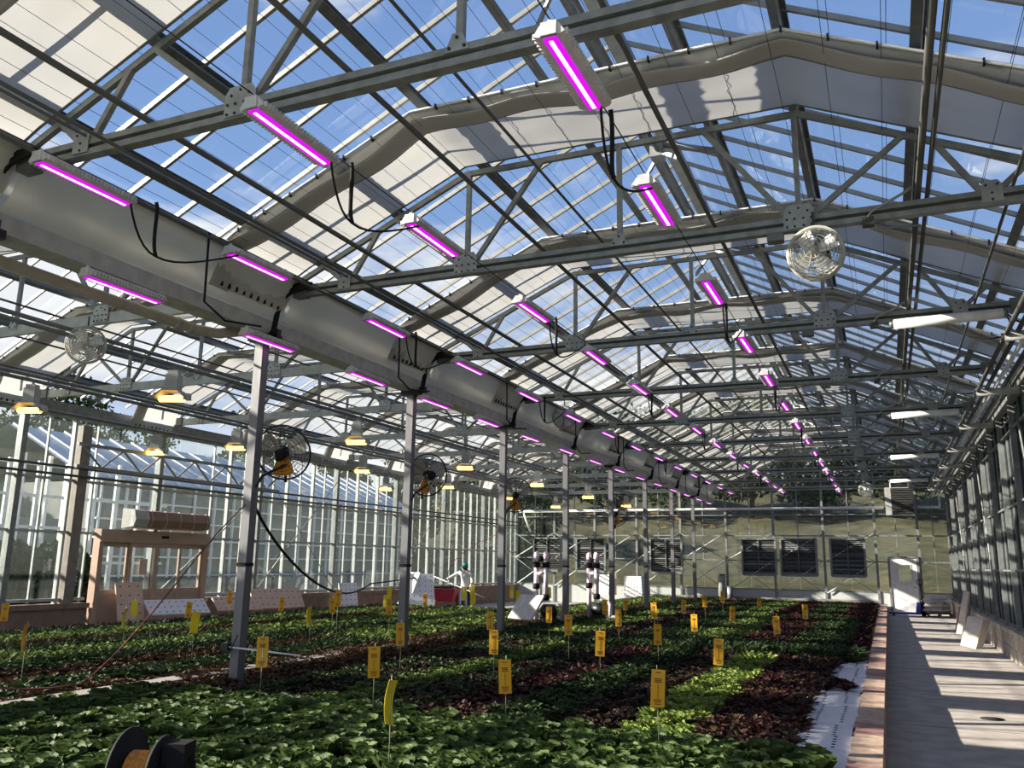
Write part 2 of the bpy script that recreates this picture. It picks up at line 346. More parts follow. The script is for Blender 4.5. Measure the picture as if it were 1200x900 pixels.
# ------------------------------------------------------------------ roof shells
barm = {}; panem = {}
def roof(xc, label):
    r = struct('ceiling', label, 'ceiling', (xc, 0, 0))
    y0, y1 = YBEG, YEND
    for off in (-3.85, -2.83, -1.78, -0.75, 0.75, 1.78, 2.83, 3.85):
        key = ('purlin', off)
        if key not in barm:
            s = 1 if off > 0 else -1; ang = math.atan(SLOPE)*s; ca, sa = math.cos(ang), math.sin(ang)
            zc = roofz(off)-0.095; b = MB()
            def P(u, w): return (off + u*ca + w*sa, zc - u*sa + w*ca)
            for (u0, u1, w0, w1) in ((-0.045, 0.045, 0.06, 0.072), (-0.045, 0.045, -0.072, -0.06), (-0.006, 0.006, -0.06, 0.06), (-0.045, -0.035, -0.06, -0.045), (0.035, 0.045, -0.06, -0.045)):
                b.prism([P(u0, w0), P(u1, w0), P(u1, w1), P(u0, w1)], y0, y1)
            barm[key] = b.mesh('purlin', 'galv_dark')
        link('purlin', barm[key], r)
    if 'ridge' not in barm:
        b = MB().prism([(-0.10, 7.24), (0.10, 7.24), (0.06, 7.35), (-0.06, 7.35)], y0, y1); barm['ridge'] = b.mesh('ridge', 'galv_pale')
    link('ridge_beam', barm['ridge'], r)
    for s in (-1, 1):
        key = ('bar', s)
        if key not in barm:
            p, q = (0.03*s, 0, roofz(0.03)-0.005), (4.5*s, 0, roofz(4.5)-0.005)
            barm[key] = MB().bar(p, q, 0.034, 0.05).mesh('glazing_bar', 'alu_bar')
            pp = MB(); x0, x1 = 0.06*s, 4.52*s; z0, z1 = roofz(x0)+0.012, roofz(x1)+0.012
            v = [(x0, 0.01, z0), (x1, 0.01, z1), (x1, 0.60, z1), (x0, 0.60, z0)]; v += [(a, b2, c+0.005) for a, b2, c in v]
            if s < 0: pp.add(v, [(0,1,2,3),(7,6,5,4),(4,5,1,0),(5,6,2,1),(6,7,3,2),(7,4,0,3)])
            else: pp.add(v, [(3,2,1,0),(4,5,6,7),(0,1,5,4),(1,2,6,5),(2,3,7,6),(3,0,4,7)])
            panem[s] = pp.mesh('roof_pane', 'roof_glass')
        n = round((y1-y0)/0.61)
        for k in range(n+1):
            link('glazing_bar', barm[key], r, (0, y0+0.61*k, 0))
            if k < n: link('pane', panem[s], r, (0, y0+0.61*k, 0))
    return r
roof(XC, 'clear glass gable roof of the main bay with grey purlins')
roof(XCL, 'clear glass gable roof of the bay with orange lamps')

# ------------------------------------------------------------------ gutter between the bays and over the side walls
g = struct('gutter', 'white wrapped box gutter running between the two glass roofs', 'gutter', (XG, 0, 0))
prof = [(-0.15, 4.40), (0.15, 4.40), (0.17, 4.56), (-0.17, 4.56)]
link('gutter_beam', MB().prism(prof, YBEG, YEND).mesh('gutter_beam', 'galv_pale'), g)
for s in (1, -1):
    b = MB(); pl = [(0.17, 4.57), (0.30, 4.66), (0.50, 4.98), (0.49, 5.0), (0.285, 4.68), (0.16, 4.59)]
    pl = [(s*x, z) for x, z in pl]
    if s < 0: pl = pl[::-1]
    # wrap panels one per truss pitch
    for i in range(-2, 8): 
        key = ('wrap', s)
        if key not in barm: 
            q = [(s*x, z) for x, z in ((0.17, 4.57), (0.24, 4.60), (0.30, 4.66), (0.40, 4.82), (0.50, 4.99))]; mm = MB(); vv = []; ff = []
            for a in range(13):
                for c, (x, z) in enumerate(q): vv.append((x + s*0.012*math.sin(a*1.7+c), 0.02+(PITCH-0.04)*a/12, z + 0.006*math.sin(a*2.9+2*c)))
            for a in range(12):
                for c in range(4): ff.append((a*5+c, a*5+c+1, (a+1)*5+c+1, (a+1)*5+c))
            mm.add(vv, ff, True); barm[key] = mm.mesh('wrap_panel', 'screen_wrap')
        link('wrap_panel', barm[key], g, (0, YC(i), 0))
    b = MB()
    for (u, z) in ((0.47, 5.03), (0.52, 5.06), (0.57, 5.03)): b.bar((s*u, YBEG, z), (s*u, YEND, z), 0.035, 0.05)
    link('gutter_rail', b.mesh('gutter_rail', 'galv_dark'), g)
link('diffuser_trough', MB().prism([(-0.56, 5.06), (-0.54, 5.08), (-0.24, 4.74), (0.24, 4.74), (0.54, 5.08), (0.56, 5.06), (0.25, 4.70), (-0.25, 4.70)], YBEG, YEND).mesh('diffuser_trough', 'screen_wrap'), g)  # added translucent layer, scatters sunlight onto the wrap panels from behind
def eave(name, x, s, label):
    e = struct(name, label, 'gutter', (x, 0, 0))
    link('gutter_beam', MB().prism([(-0.14, 4.62), (0.14, 4.62), (0.2, 4.9), (-0.2, 4.9)], YBEG, YEND).mesh('eave', 'galv'), e)
eave('gutter', XR, 1, 'grey eave gutter along the top of the dark glazed wall')
eave('gutter', XL, -1, 'grey eave gutter above the entrance wall')

# ------------------------------------------------------------------ trusses
def make_truss(label, group, pale):
    mc = 'galv_pale' if pale else 'galv'; mw = 'galv'; mg = 'galv_pale' if pale else 'gusset_grey'
    t = thing('roof_truss', label, 'truss', (0, 0, 0), group)
    b = MB()
    if pale: b.box(-4.1, 4.1, -0.03, 0.03, -0.075, 0.075)
    else: b.box(-4.1, 4.1, -0.042, 0.042, 0.018, 0.07).box(-4.1, 4.1, -0.042, 0.042, -0.07, -0.018)
    link('bottom_chord', b.mesh('bottom_chord', mc), t)
    if not pale: link('chord_web', MB().box(-4.09, 4.09, -0.012, 0.012, -0.02, 0.02).mesh('chord_web', 'groove'), t)
    zt = 1.15
    def ztop(o): return zt if abs(o) < 1.8 else zt-0.45*(abs(o)-1.8)
    link('top_chord', MB().bar((-1.82, 0, zt), (1.82, 0, zt), 0.045, 0.06).mesh('top_chord', mw), t)
    for s in (-1, 1):
        link('top_chord', MB().bar((1.8*s, 0, zt), (4.42*s, 0, ztop(4.42)), 0.045, 0.06).mesh('top_chord_s', mw), t)
        link('vertical', MB().bar((1.77*s, 0, 0.05), (1.77*s, 0, zt), 0.05, 0.05).mesh('vertical', mw), t)
        for (o0, o1) in ((1.70, 0.88), (1.86, 2.72), (3.32, 2.96), (3.42, 3.70)):
            link('diagonal', MB().bar((o0*s, 0, 0.05), (o1*s, 0, ztop(o1)), 0.045, 0.05).mesh('diagonal', mw), t)
        # gusset plates with bolts
        gp = MB()
        for yy in (-0.052, 0.046): gp.prism([((1.77+a)*s, c) for a, c in ((-0.14, -0.055), (0.14, -0.055), (0.14, 0.12), (0.10, 0.18), (-0.10, 0.18), (-0.14, 0.12))][::s], yy, yy+0.006)
        gus = link('gusset_plate', gp.mesh('gusset_plate', mg), t)
        bb = MB()
        for (a, c) in ((-0.11, -0.035), (-0.04, -0.035), (0.04, -0.035), (0.11, -0.035), (-0.11, 0.04), (-0.04, 0.04), (0.04, 0.04), (0.11, 0.04), (-0.08, 0.11), (0.08, 0.11), (0.0, 0.145)): bb.disc(((1.77+a)*s, -0.054, c), (0, 1, 0), 0.011, 0.012, 6)
        link('bolts', bb.mesh('bolts', 'black_metal'), gus)
        gp = MB()
        gp.prism([((3.38+a)*s, c) for a, c in ((-0.085, -0.05), (0.085, -0.05), (0.085, 0.10), (0.05, 0.15), (-0.05, 0.15), (-0.085, 0.10))][::s], -0.054, -0.046)
        gus = link('gusset_plate', gp.mesh('gusset_small', mg), t)
        bb = MB()
        for (a, c) in ((-0.045, 0.105), (0.045, 0.105), (0, 0.03), (0, -0.03)): bb.disc(((3.38+a)*s, -0.056, c), (0, 1, 0), 0.011, 0.012, 6)
        link('bolts', bb.mesh('bolts_small', 'black_metal'), gus)
        link('end_bracket', MB().box(4.02*s-0.09, 4.02*s+0.09, -0.06, 0.06, -0.08, 0.1).mesh('end_bracket', 'galv_dark'), t)
    link('king_post', MB().bar((0, 0, 0.05), (0, 0, zt), 0.05, 0.05).mesh('king_post', mw), t)
    gp = MB().prism([(-0.09, 0.02), (0.09, 0.02), (0.035, 0.15), (-0.035, 0.15)], -0.054, -0.046)
    gus = link('gusset_plate', gp.mesh('gusset_king', mg), t)
    bb = MB()
    for (a, c) in ((-0.055, 0.045), (0.055, 0.045), (0, 0.115)): bb.disc((a, -0.056, c), (0, 1, 0), 0.013, 0.012, 6)
    link('bolts', bb.mesh('bolts_king', 'black_metal'), gus)
    kidmap(t); return t
t0 = make_truss('grey steel truss with double rail bottom chord spanning the purple lit bay', 'trusses of the purple lit bay', False)
t0.location = (XC, YC(-1), ZT)
for i in range(0, 9): copy_tree(t0).location = (XC, YC(i)-(0.06 if i == 8 else 0), ZT)
t1 = make_truss('pale steel truss with bolted gusset plates spanning the orange lit bay', 'trusses of the orange lit bay', True)
t1.location = (XCL, YC(-1), ZT)
for i in range(0, 9): copy_tree(t1).location = (XCL, YC(i)-(0.06 if i == 8 else 0), ZT)

# ------------------------------------------------------------------ shade screens
def screen_mesh(seed):
    rs = np.random.default_rng(seed)
    path = [(-4.245, 4.655), (-4.20, 4.75), (-4.12, 4.95), (-4.06, 5.10)]
    for o in np.linspace(-3.9, -1.8, 20): path.append((o, 6.135-0.45*(abs(o)-1.8)))
    for o in np.linspace(-1.62, 1.62, 28): path.append((o, 6.135))
    for o in np.linspace(1.8, 4.1, 20): path.append((o, 6.135-0.45*(abs(o)-1.8)))
    path.append((4.2, 4.9))
    n = len(path)
    # section along y (0 at the truss, negative towards the camera), z sag
    lay = [(0.0, 0.0), (-0.10, -0.006), (-0.22, -0.018), (-0.30, -0.008), (-0.42, -0.02), (-0.52, -0.012), (-0.62, -0.03), (-0.70, -0.014), (-0.80, -0.03), (-0.88, -0.012), (-0.96, -0.028), (-1.02, -0.006), (-1.08, -0.024), (-1.14, -0.002), (-1.20, -0.012), (-1.25, 0.012),
           (-1.22, -0.022), (-1.16, -0.034), (-1.11, -0.026), (-1.05, -0.042), (-1.00, -0.034), (-0.94, -0.05), (-0.90, -0.056), (-0.95, -0.064), (-1.02, -0.056), (-1.08, -0.07), (-1.14, -0.058), (-1.20, -0.066), (-1.17, -0.08), (-1.10, -0.082), (-1.03, -0.09), (-0.98, -0.088)]
    NL = 15
    ph = rs.uniform(0, 6, 4); v = []
    for i, (x, z) in enumerate(path):
        a = math.sin(x*2.1+ph[0]); c = math.sin(x*5.3+ph[1])
        for k, (yy, dz) in enumerate(lay):
            amp = min(1, -yy/0.4)
            edge = 0.0 if i > 3 else 1.0
            nx = -0.8*edge if i < 4 else 0
            q = dz*(1.0+0.16*a+0.22*c) + amp*0.006*math.sin(x*3+yy*14+ph[2])
            if k == 0: q = 0
            yv = yy + (0.014*c+0.018*a)*(1 if k > NL else 0.25*amp)
            if i < 4: v.append((x - q*0.9*(-1), yv, z + q*0.3))
            else: v.append((x, yv, z+q))
    m = len(lay); f = []
    for i in range(n-1):
        for k in range(m-1): f.append((i*m+k, i*m+k+1, (i+1)*m+k+1, (i+1)*m+k))
    b = MB(); b.add(v, f, True)
    me = b.mesh('screen_cloth', 'screen')
    rail = MB(); rail.tube([(x, -1.258, z+0.02) for x, z in path[3:]], 0.014, 6)
    tr = MB(); tr.tube([(x, 0.0, z+0.005) for x, z in path[3:]], 0.016, 6)
    clips = MB()
    for (x, z) in path[4:-1:3]: clips.box(x-0.008, x+0.008, -1.285, -1.23, z-0.01, z+0.035)
    tabs = MB()
    for k in range(9):
        yy = -0.12-0.12*k; tabs.box(-4.262, -4.225, yy-0.012, yy+0.012, 4.665, 4.72)
    return me, rail.mesh('leading_rail', 'white_paint'), tr.mesh('fixed_rail', 'galv_dark'), clips.mesh('clips', 'black_metal'), tabs.mesh('clip_tabs', 'black_rubber')
SM = [screen_mesh(s) for s in (3, 8, 15)]
def screen(xc, i, k, label, group):
    t = thing('shade_screen', label, 'screen', (xc, YC(i)-0.05, 0), group)
    for nm, me in zip(('cloth', 'leading_rail', 'fixed_rail', 'clips', 'clip_tabs'), SM[k % 3]): link(nm, me, t)
for i in range(-1, 9):
    screen(XC, i, i, 'gathered cream shade curtain folded beside a truss of the purple lit bay', 'shade curtains of the purple lit bay')
    screen(XCL, i, i+1, 'gathered cream shade curtain folded beside a truss of the orange lit bay', 'shade curtains of the orange lit bay')

# support wires under the main roof
wm = MB().tube([(0, YBEG, 0), (0, YEND-0.1, 0)], 0.0026, 4).mesh('wire', 'black_metal')
for off in np.arange(-3.9, 4.0, 0.43):
    z = 6.07 if abs(off) < 1.8 else 6.07-0.45*(abs(off)-1.8)
    tag(link('support_wire', wm, None, (XC+off, 0, z)), 'thin dark curtain support wire stretched along the purple lit bay', 'wire', 'curtain support wires')
    z2 = z+0.22
    tag(link('support_wire', wm, None, (XC+off+0.05, 0, z2)), 'thin dark curtain support wire stretched along the purple lit bay', 'wire', 'curtain support wires')

# ridge vent gear
vg = MB()
vm_arm = MB().tube([(0.02, 0, 6.98), (0.74, 0, 6.74)], 0.045, 8).mesh('vent_arm', 'gusset_grey')
vm_box = MB().box(-0.10, 0.06, -0.10, 0.10, 6.78, 7.0).mesh('gear_box', 'gusset_grey')
vm_rack = MB().bar((-0.02, 0.05, 6.85), (-0.35, 0.3, 6.55), 0.03, 0.05).bar((0.03, -0.05, 6.85), (0.3, -0.3, 6.6), 0.03, 0.05).mesh('rack', 'gusset_grey')
vm_shaft = MB().tube([(0.0, -PITCH/2, 6.86), (0.0, PITCH/2, 6.86)], 0.03, 8).mesh('shaft', 'galv_dark')
vm_beam = MB().bar((-0.16, -PITCH/2, 7.03), (-0.16, PITCH/2, 7.03), 0.05, 0.12).bar((0.16, -PITCH/2, 7.03), (0.16, PITCH/2, 7.03), 0.05, 0.12).mesh('vent_beam', 'galv_dark')
for i in range(-1, 8):
    t = thing('vent_gear', 'pale roof vent gear with rack and shaft under the ridge', 'vent gear', (XC, YC(i)+PITCH/2, 0), 'ridge vent gears')
    for nm, me in (('arm', vm_arm), ('gear_box', vm_box), ('rack', vm_rack), ('shaft', vm_shaft), ('beam', vm_beam)): link(nm, me, t)

# longitudinal pipes
def lpipe(name, x, z, r, label, cat, m='dark_pipe', y0=YBEG, y1=YEND-0.15, group=None):
    o = link(name, MB().tube([(x, y0, z), (x, y1, z)], r, 8).mesh(name, m)); return tag(o, label, cat, group)
for off, z, r in ((-2.70, 5.02, 0.026), (-2.93, 4.815, 0.017), (-3.33, 5.0, 0.014), (-0.86, 5.015, 0.022), (-0.60, 5.55, 0.015), (0.966, 5.02, 0.022), (-3.62, 4.82, 0.016)):
    lpipe('steel_pipe', XC+off, z, r, 'long dark steel pipe along the bottom chords of the purple lit bay', 'pipe', group='dark pipes along the purple lit bay')
lpipe('steel_pipe', XC+2.80, 5.05, 0.028, 'thicker pipe of the dark pair passing the bent conduits', 'pipe', group='paired pipes above the walkway')
lpipe('steel_pipe', XC+2.88, 5.05, 0.02, 'thinner pipe of the dark pair passing the bent conduits', 'pipe', group='paired pipes above the walkway')
lpipe('steel_pipe', XC+3.55, 5.0, 0.016, 'thin dark drive shaft beside the truss ends above the walkway', 'pipe')
for off in (1.55, 3.2, -3.0): pass
for x, z in ((-9.92, 4.7), (-9.92, 4.62), (-13.15, 4.7), (-13.15, 4.62), (-15.5, 4.6)):
    lpipe('lamp_rail', x, z, 0.032, ('upper' if z > 4.65 else 'lower') + ' pipe of the dark lamp rail ' + ('beside the gutter columns' if x > -11 else 'in the middle of the orange lit bay') if x > -15 else 'single dark lamp rail along the entrance wall', 'rail', 'galv_dark', group='rails above the orange lamps')
for off in (-3.3, -2.7, -0.6, 0.9, 2.4, 3.4):
    lpipe('steel_pipe', XCL+off, 5.0 if off < 0 else 5.03, 0.016, 'thin dark pipe along the bottom chords of the orange lit bay', 'pipe', group='dark pipes along the orange lit bay')
for z in (3.55, 3.38):
    lpipe('heating_pipe', XL+0.22, z, 0.028, 'dark heating pipe running along the entrance wall', 'pipe', y0=2, group='heating pipes on the entrance wall')
for k in range(5):
    lpipe('heating_pipe', 1.5+0.13*k, 4.50+0.03*k, 0.03, ('white' if k == 2 else 'black') + ' heating pipe in the rack under the walkway eave', 'pipe', 'dark_pipe' if k != 2 else 'white_paint', y0=6, group='heating pipes under the walkway eave')
t = thing('drain_pipe', 'large tan drain pipe hanging below the white gutter', 'pipe', (XG-0.28, 0, 4.30))
link('run', MB().tube([(0, 0.7, 0), (0, 7.2, 0), (0.06, 7.5, 0.02), (0.2, 7.75, 0.1)], 0.062, 12).mesh('drain_run', 'tan_pipe'), t)
dcm = MB().disc((0, 0, 0), (0, 1, 0), 0.07, 0.05, 14).mesh('drain_collar', 'tan_pipe')
for yy in (2.6, 3.4, 6.9, 7.1): link('collar', dcm, t, (0, yy, 0))

# gutter columns
def make_column():
    t = thing('gutter_column', 'square grey steel column carrying the white gutter', 'column', (0, 0, 0), 'columns between the two bays')
    link('post', MB().box(-0.06, 0.06, -0.06, 0.06, 0.0, 4.36).mesh('post', 'column_steel'), t)
    link('base_plate', MB().box(-0.13, 0.13, -0.13, 0.13, 0.27, 0.30).mesh('base_plate', 'galv_dark'), t)
    link('top_clamp', MB().box(-0.16, 0.2, -0.09, 0.12, 4.33, 4.41).box(-0.1, 0.26, -0.05, 0.02, 4.36, 4.46).mesh('top_clamp', 'black_metal'), t)
    link('strap', MB().box(-0.068, 0.068, -0.068, 0.068, 1.62, 1.66).mesh('strap', 'black_rubber'), t)
    kidmap(t); return t
c0 = make_column(); c0.location = (XG, YC(-1), 0)
for i in range(0, 8): copy_tree(c0).location = (XG, YC(i), 0)

# black cable elbows from the truss ends to the columns
ce = thing('cable_bundle', 'black cable bundle bending from truss end down to the gutter column', 'cable', (XG, YC(-1), 0), 'cable bundles at the gutter columns')
for k in range(3):
    d = 0.05*k
    link('cable', MB().tube(bez((0.75-d*0.3, -0.08-0.02*k, 4.97-d*0.6), (0.45, -0.09, 5.02-d), (0.30+d*0.3, -0.1, 4.95-d), (0.27+0.02*k, -0.12, 4.62), 10) + [Vector((0.23+0.02*k, -0.11, 4.42)), Vector((0.18+0.02*k, -0.1, 4.36))], 0.019, 6).mesh('cable', 'black_rubber'), ce)
kidmap(ce)
for i in range(0, 8): copy_tree(ce).location = (XG, YC(i), 0)

# ------------------------------------------------------------------ purple grow lights
def make_led():
    t = thing('grow_light', 'slim led grow light', 'grow light', (0, 0, 0), 'g')
    Lh = 0.45
    b = MB().prism([(-0.10, 0.012), (-0.07, 0.0), (0.07, 0.0), (0.10, 0.012), (0.06, 0.075), (-0.06, 0.075)], -Lh, Lh)
    link('housing', b.mesh('led_housing', 'led_white'), t)
    fn = MB()
    for k in range(24):
        yy = -Lh+0.03+k*(2*Lh-0.06)/23; fn.box(-0.112, -0.085, yy-0.008, yy+0.008, 0.006, 0.045).box(0.085, 0.112, yy-0.008, yy+0.008, 0.006, 0.045)
    link('cooling_fins', fn.mesh('led_fins', 'led_white'), t)
    link('lens', MB().box(-0.042, 0.042, -Lh+0.02, Lh-0.02, -0.012, 0.002).mesh('led_lens', 'led_lens'), t)
    link('diode_strip', MB().box(-0.013, 0.013, -Lh+0.04, Lh-0.04, -0.017, -0.011).mesh('led_core', 'led_core'), t)
    for s in (-1, 1):
        br = MB()
        br.bar((0, s*(Lh-0.02), 0.06), (0, s*(Lh-0.02), 0.115), 0.03, 0.012)
        br.box(-0.05, 0.05, s*Lh-0.012, s*Lh+0.012, 0.0, 0.085)
        link('end_bracket', br.mesh('led_bracket', 'led_white'), t)
    kidmap(t); return t
led0 = make_led(); used = [False]
YS = [4.55, 6.7] + [9.25+2.48*k for k in range(12)]
LEDROWS = ((-1.60, 4.72, YS, 'magenta led grow light in the row under the vent side of the ridge', 'purple lights in the row under the ridge'),
           (-3.78, 4.72, YS, 'magenta led grow light in the row crossing the truss gusset plates', 'purple lights in the middle row'),
           (-5.88, 4.72, YS, 'magenta led grow light in the row beside the white gutter', 'purple lights beside the gutter'),
           (-6.70, 4.27, [5.75, 7.94, 10.1, 12.13, 14.2, 16.3, 18.5, 20.7, 22.9, 25.1, 27.3, 29.5, 31.7, 33.9, 36.0], 'magenta led grow light under the white gutter beside the columns', 'purple lights under the gutter'))
pcm = []
for k in range(2):
    pcm.append(MB().tube([(0, 0, 0)] + bez((0.0, 0.02, -0.05), (0.02, 0.0, -0.3), (-0.02, 0.03, -0.42), (0.0, 0.06, -0.5), 6), 0.017, 6).tube(bez((0.0, 0.06, -0.5), (0.0, 0.3, -0.53), (0.0, 0.75, -0.3), (0.02, 1.15, -0.10), 8), 0.010, 6).tube(bez((0.0, 0.06, -0.5), (0.0, -0.1, -0.5), (0.0, -0.2, -0.35), (0.02, -0.3, -0.12), 6), 0.010, 6).mesh('power_cable', 'black_rubber'))
for ri, (x, z, ys, lab, grp) in enumerate(LEDROWS):
    for k, y in enumerate(ys):
        if y > YEND-0.7: continue
        if not used[0]: o = led0; used[0] = True
        else: o = copy_tree(led0)
        o.location = (x, y, z); o['label'] = lab; o['group'] = grp
        o.rotation_euler = (random.uniform(-0.01, 0.01), random.uniform(-0.04, 0.04), random.uniform(-0.01, 0.01))
        if k % 2 == 0 and ri < 3 and y < 34:
            c = link('power_cable', pcm[0], None, (x+0.02, y+0.72, 4.86))
            tag(c, 'black power cable hanging between purple grow lights of the same row', 'cable', 'hanging power cables')
for x, nm in ((-1.60, 'the row under the ridge'), (-3.78, 'the middle row'), (-5.88, 'the row beside the gutter')):
    tag(link('carrier_cable', MB().tube([(x, YBEG, 4.832), (x, YEND-0.12, 4.832)], 0.005, 5).mesh('carrier', 'black_metal')), 'thin steel carrier cable holding the purple lights of ' + nm, 'cable')
for i in range(0, 8):
    c = link('power_cable', MB().tube([(0, 0, 0), (0, 0.02, -0.7), (0.02, 0.3, -0.82), (0.05, 0.8, -0.75)], 0.012, 6).mesh('drop_cable', 'black_rubber'), None, (-5.95, YC(i)-2.0, 4.86))
    tag(c, 'thin black cable drooping past the white gutter face', 'cable', 'cables drooping past the gutter')

# ------------------------------------------------------------------ sodium lamps in the entrance bay
def make_hps():
    t = thing('sodium_lamp', 'orange glowing sodium lamp with grey ballast box hung from double rail', 'lamp', (0, 0, 0), 'orange sodium lamps')
    link('ballast', MB().box(-0.10, 0.10, -0.09, 0.09, 0.10, 0.36).box(-0.08, 0.08, -0.07, 0.07, 0.36, 0.42).mesh('ballast', 'grey_box'), t)
    link('hanger', MB().bar((0, 0, 0.42), (0, 0, 0.52), 0.03, 0.03).mesh('hanger', 'galv_dark'), t)
    b = MB().prism([(-0.26, -0.02), (-0.24, -0.02), (-0.12, 0.09), (0.12, 0.09), (0.24, -0.02), (0.26, -0.02), (0.13, 0.11), (-0.13, 0.11)], -0.13, 0.13)
    link('reflector', b.mesh('reflector', 'alu_bar'), t)
    link('bulb', MB().tube([(-0.21, 0, -0.02), (-0.19, 0, -0.02), (0.19, 0, -0.02), (0.21, 0, -0.02)], [0.03, 0.05, 0.05, 0.03], 12).mesh('bulb', 'sodium'), t)
    link('socket', MB().box(0.19, 0.28, -0.05, 0.05, -0.04, 0.06).mesh('socket', 'grey_box'), t)
    kidmap(t); return t
h0 = make_hps(); first = True
for x, z in ((-9.95, 4.12), (-13.12, 4.12), (-15.5, 4.1)):
    for k in range(6):
        y = 9.65+5.05*k
        if x < -15 and k not in (1, 3): continue
        o = h0 if first else copy_tree(h0); first = False
        o.location = (x, y, z); o.rotation_euler = (0, 0, 0.35)
# ------------------------------------------------------------------ fans
def ring(b, c, r, tr, n=28, ax='y', k=6):
    b.tube([(c[0]+r*math.cos(2*PI*i/n), c[1], c[2]+r*math.sin(2*PI*i/n)) for i in range(n)], tr, k, closed=True)
def make_black_fan():
    t = thing('column_fan', 'black cage fan bracketed to gutter column', 'fan', (0, 0, 0), 'black fans on the gutter columns')
    b = MB(); ring(b, (0, 0, 0), 0.34, 0.013)
    for r in (0.30, 0.26, 0.22, 0.18, 0.14, 0.10):
        d = 0.10*math.sqrt(max(0, 1-(r/0.36)**2)); ring(b, (0, -d, 0), r, 0.0028, 24, k=4); ring(b, (0, d, 0), r, 0.0028, 24, k=4)
    for i in range(12):
        a = 2*PI*i/12; 
        for s in (-1, 1):
            b.tube([(r*math.cos(a), s*0.10*math.sqrt(max(0, 1-(r/0.36)**2)), r*math.sin(a)) for r in (0.06, 0.2, 0.3, 0.34)], 0.004, 4)
    link('cage', b.mesh('cage', 'black_metal'), t)
    link('motor', MB().tube([(0, -0.16, 0), (0, -0.15, 0), (0, 0.05, 0)], [0.05, 0.075, 0.075], 14).mesh('motor', 'black_rubber'), t)
    bl = MB()
    for i in range(3):
        a = 2*PI*i/3+0.45; ca, sa = math.cos(a), math.sin(a); v = []
        for r, w in ((0.07, 0.04), (0.16, 0.10), (0.25, 0.12), (0.30, 0.08)):
            for s in (-1, 1): v.append((r*ca - s*w*sa, 0.02+s*0.035, r*sa + s*w*ca))
        v += [(x, y+0.006, z) for x, y, z in v]
        f = []
        for q in range(3): f += [(2*q, 2*q+1, 2*q+3, 2*q+2), (8+2*q+2, 8+2*q+3, 8+2*q+1, 8+2*q)]
        m2 = MB(); m2.add(v, f, True); link('blade', m2.mesh('blade', 'blade_lamp_tint' if i == 2 else 'cream_plastic'), t)
    link('bracket', MB().tube([(0, 0.06, 0), (-0.02, 0.12, -0.1), (-0.02, 0.10, -0.4)], 0.02, 6).mesh('fan_bracket', 'black_metal'), t)
    kidmap(t); return t
f0 = make_black_fan()
for n, (i, x, y, z, rz, rx) in enumerate(((0, -6.72, 8.36, 2.99, 0.35, 0.35), (1, -6.75, 12.05, 3.08, 0.95, 0.15), (2, -6.78, 15.72, 3.04, 0.35, 0.1), (4, -6.86, 22.95, 3.07, 0.2, 0.05))):
    o = f0 if n == 0 else copy_tree(f0); o.location = (x, y, z); o.rotation_euler = (rx, 0, rz)
    ar = MB().tube([(XG+0.05, YC(i), z-0.45), (XG+0.06, YC(i)+0.12, z-0.3), (x, y+0.12, z-0.12)], 0.018, 6)
    tag(link('fan_arm', ar.mesh('fan_arm', 'black_metal')), 'black steel arm holding a cage fan off a gutter column', 'bracket', 'fan arms on the gutter columns')
def make_white_fan():
    t = thing('circulation_fan', 'cream round circulation fan in wire basket hung under a truss', 'fan', (0, 0, 0), 'g')
    b = MB()
    for k in range(9):
        th = PI*(k+0.5)/18; r = 0.245*math.sin(th+0.06); d = 0.15*math.cos(th)
        ring(b, (0, -d, 0), min(r, 0.245), 0.004, 26, k=4); ring(b, (0, d*0.8, 0), min(r, 0.245), 0.004, 26, k=4)
    ring(b, (0, -0.02, 0), 0.25, 0.012); ring(b, (0, 0.05, 0), 0.25, 0.012)
    for i in range(10):
        a = 2*PI*i/10
        for s in (-1, 0.8): b.tube([(0.245*math.sin(q)*math.cos(a), s*0.15*math.cos(q), 0.245*math.sin(q)*math.sin(a)) for q in (0.12, 0.5, 0.9, 1.3, 1.57)], 0.004, 4)
    link('basket', b.mesh('basket', 'cream_plastic'), t)
    link('motor', MB().tube([(0, -0.02, 0), (0, 0.12, 0)], 0.07, 12).disc((0, -0.15, 0), (0, 1, 0), 0.035, 0.02, 12).mesh('fan_motor', 'cream_plastic'), t)
    for i in range(4):
        a = PI/2*i+0.5; ca, sa = math.cos(a), math.sin(a); v = []
        for r, w in ((0.04, 0.03), (0.12, 0.07), (0.21, 0.08)):
            for s in (-1, 1): v.append((r*ca-s*w*sa, s*0.03-0.03, r*sa+s*w*ca))
        v += [(x, y+0.005, z) for x, y, z in v]
        m2 = MB(); m2.add(v, [(0,1,3,2),(2,3,5,4),(8,9,7,6),(10,11,9,8)], True); link('blade', m2.mesh('wblade', 'white_paint'), t)
    link('hanger', MB().bar((0, 0.01, 0.24), (0, 0.01, 0.40), 0.02, 0.02).mesh('fan_hanger', 'black_metal'), t)
    kidmap(t); return t
w0 = make_white_fan()
w0.location = (-0.42, 7.97, 4.58); w0.rotation_euler = (0.1, 0, -0.1); w0['label'] = 'cream circulation fan hung below gusset plate over the pond near the walkway'; w0['group'] = 'cream circulation fans'
for x, y, z, rz, lab in ((-9.80, 7.9, 4.52, 0.9, 'cream circulation fan behind the double lamp rail in the orange lit bay'), (-6.2, 17.0, 4.8, 0.5, 'small cream circulation fan tucked against the white gutter'), (-0.55, 33.6, 4.5, 0, 'tiny cream circulation fan in front of the far gable glass')):
    o = copy_tree(w0); o.location = (x, y, z); o.rotation_euler = (0.05, 0, rz); o['label'] = lab

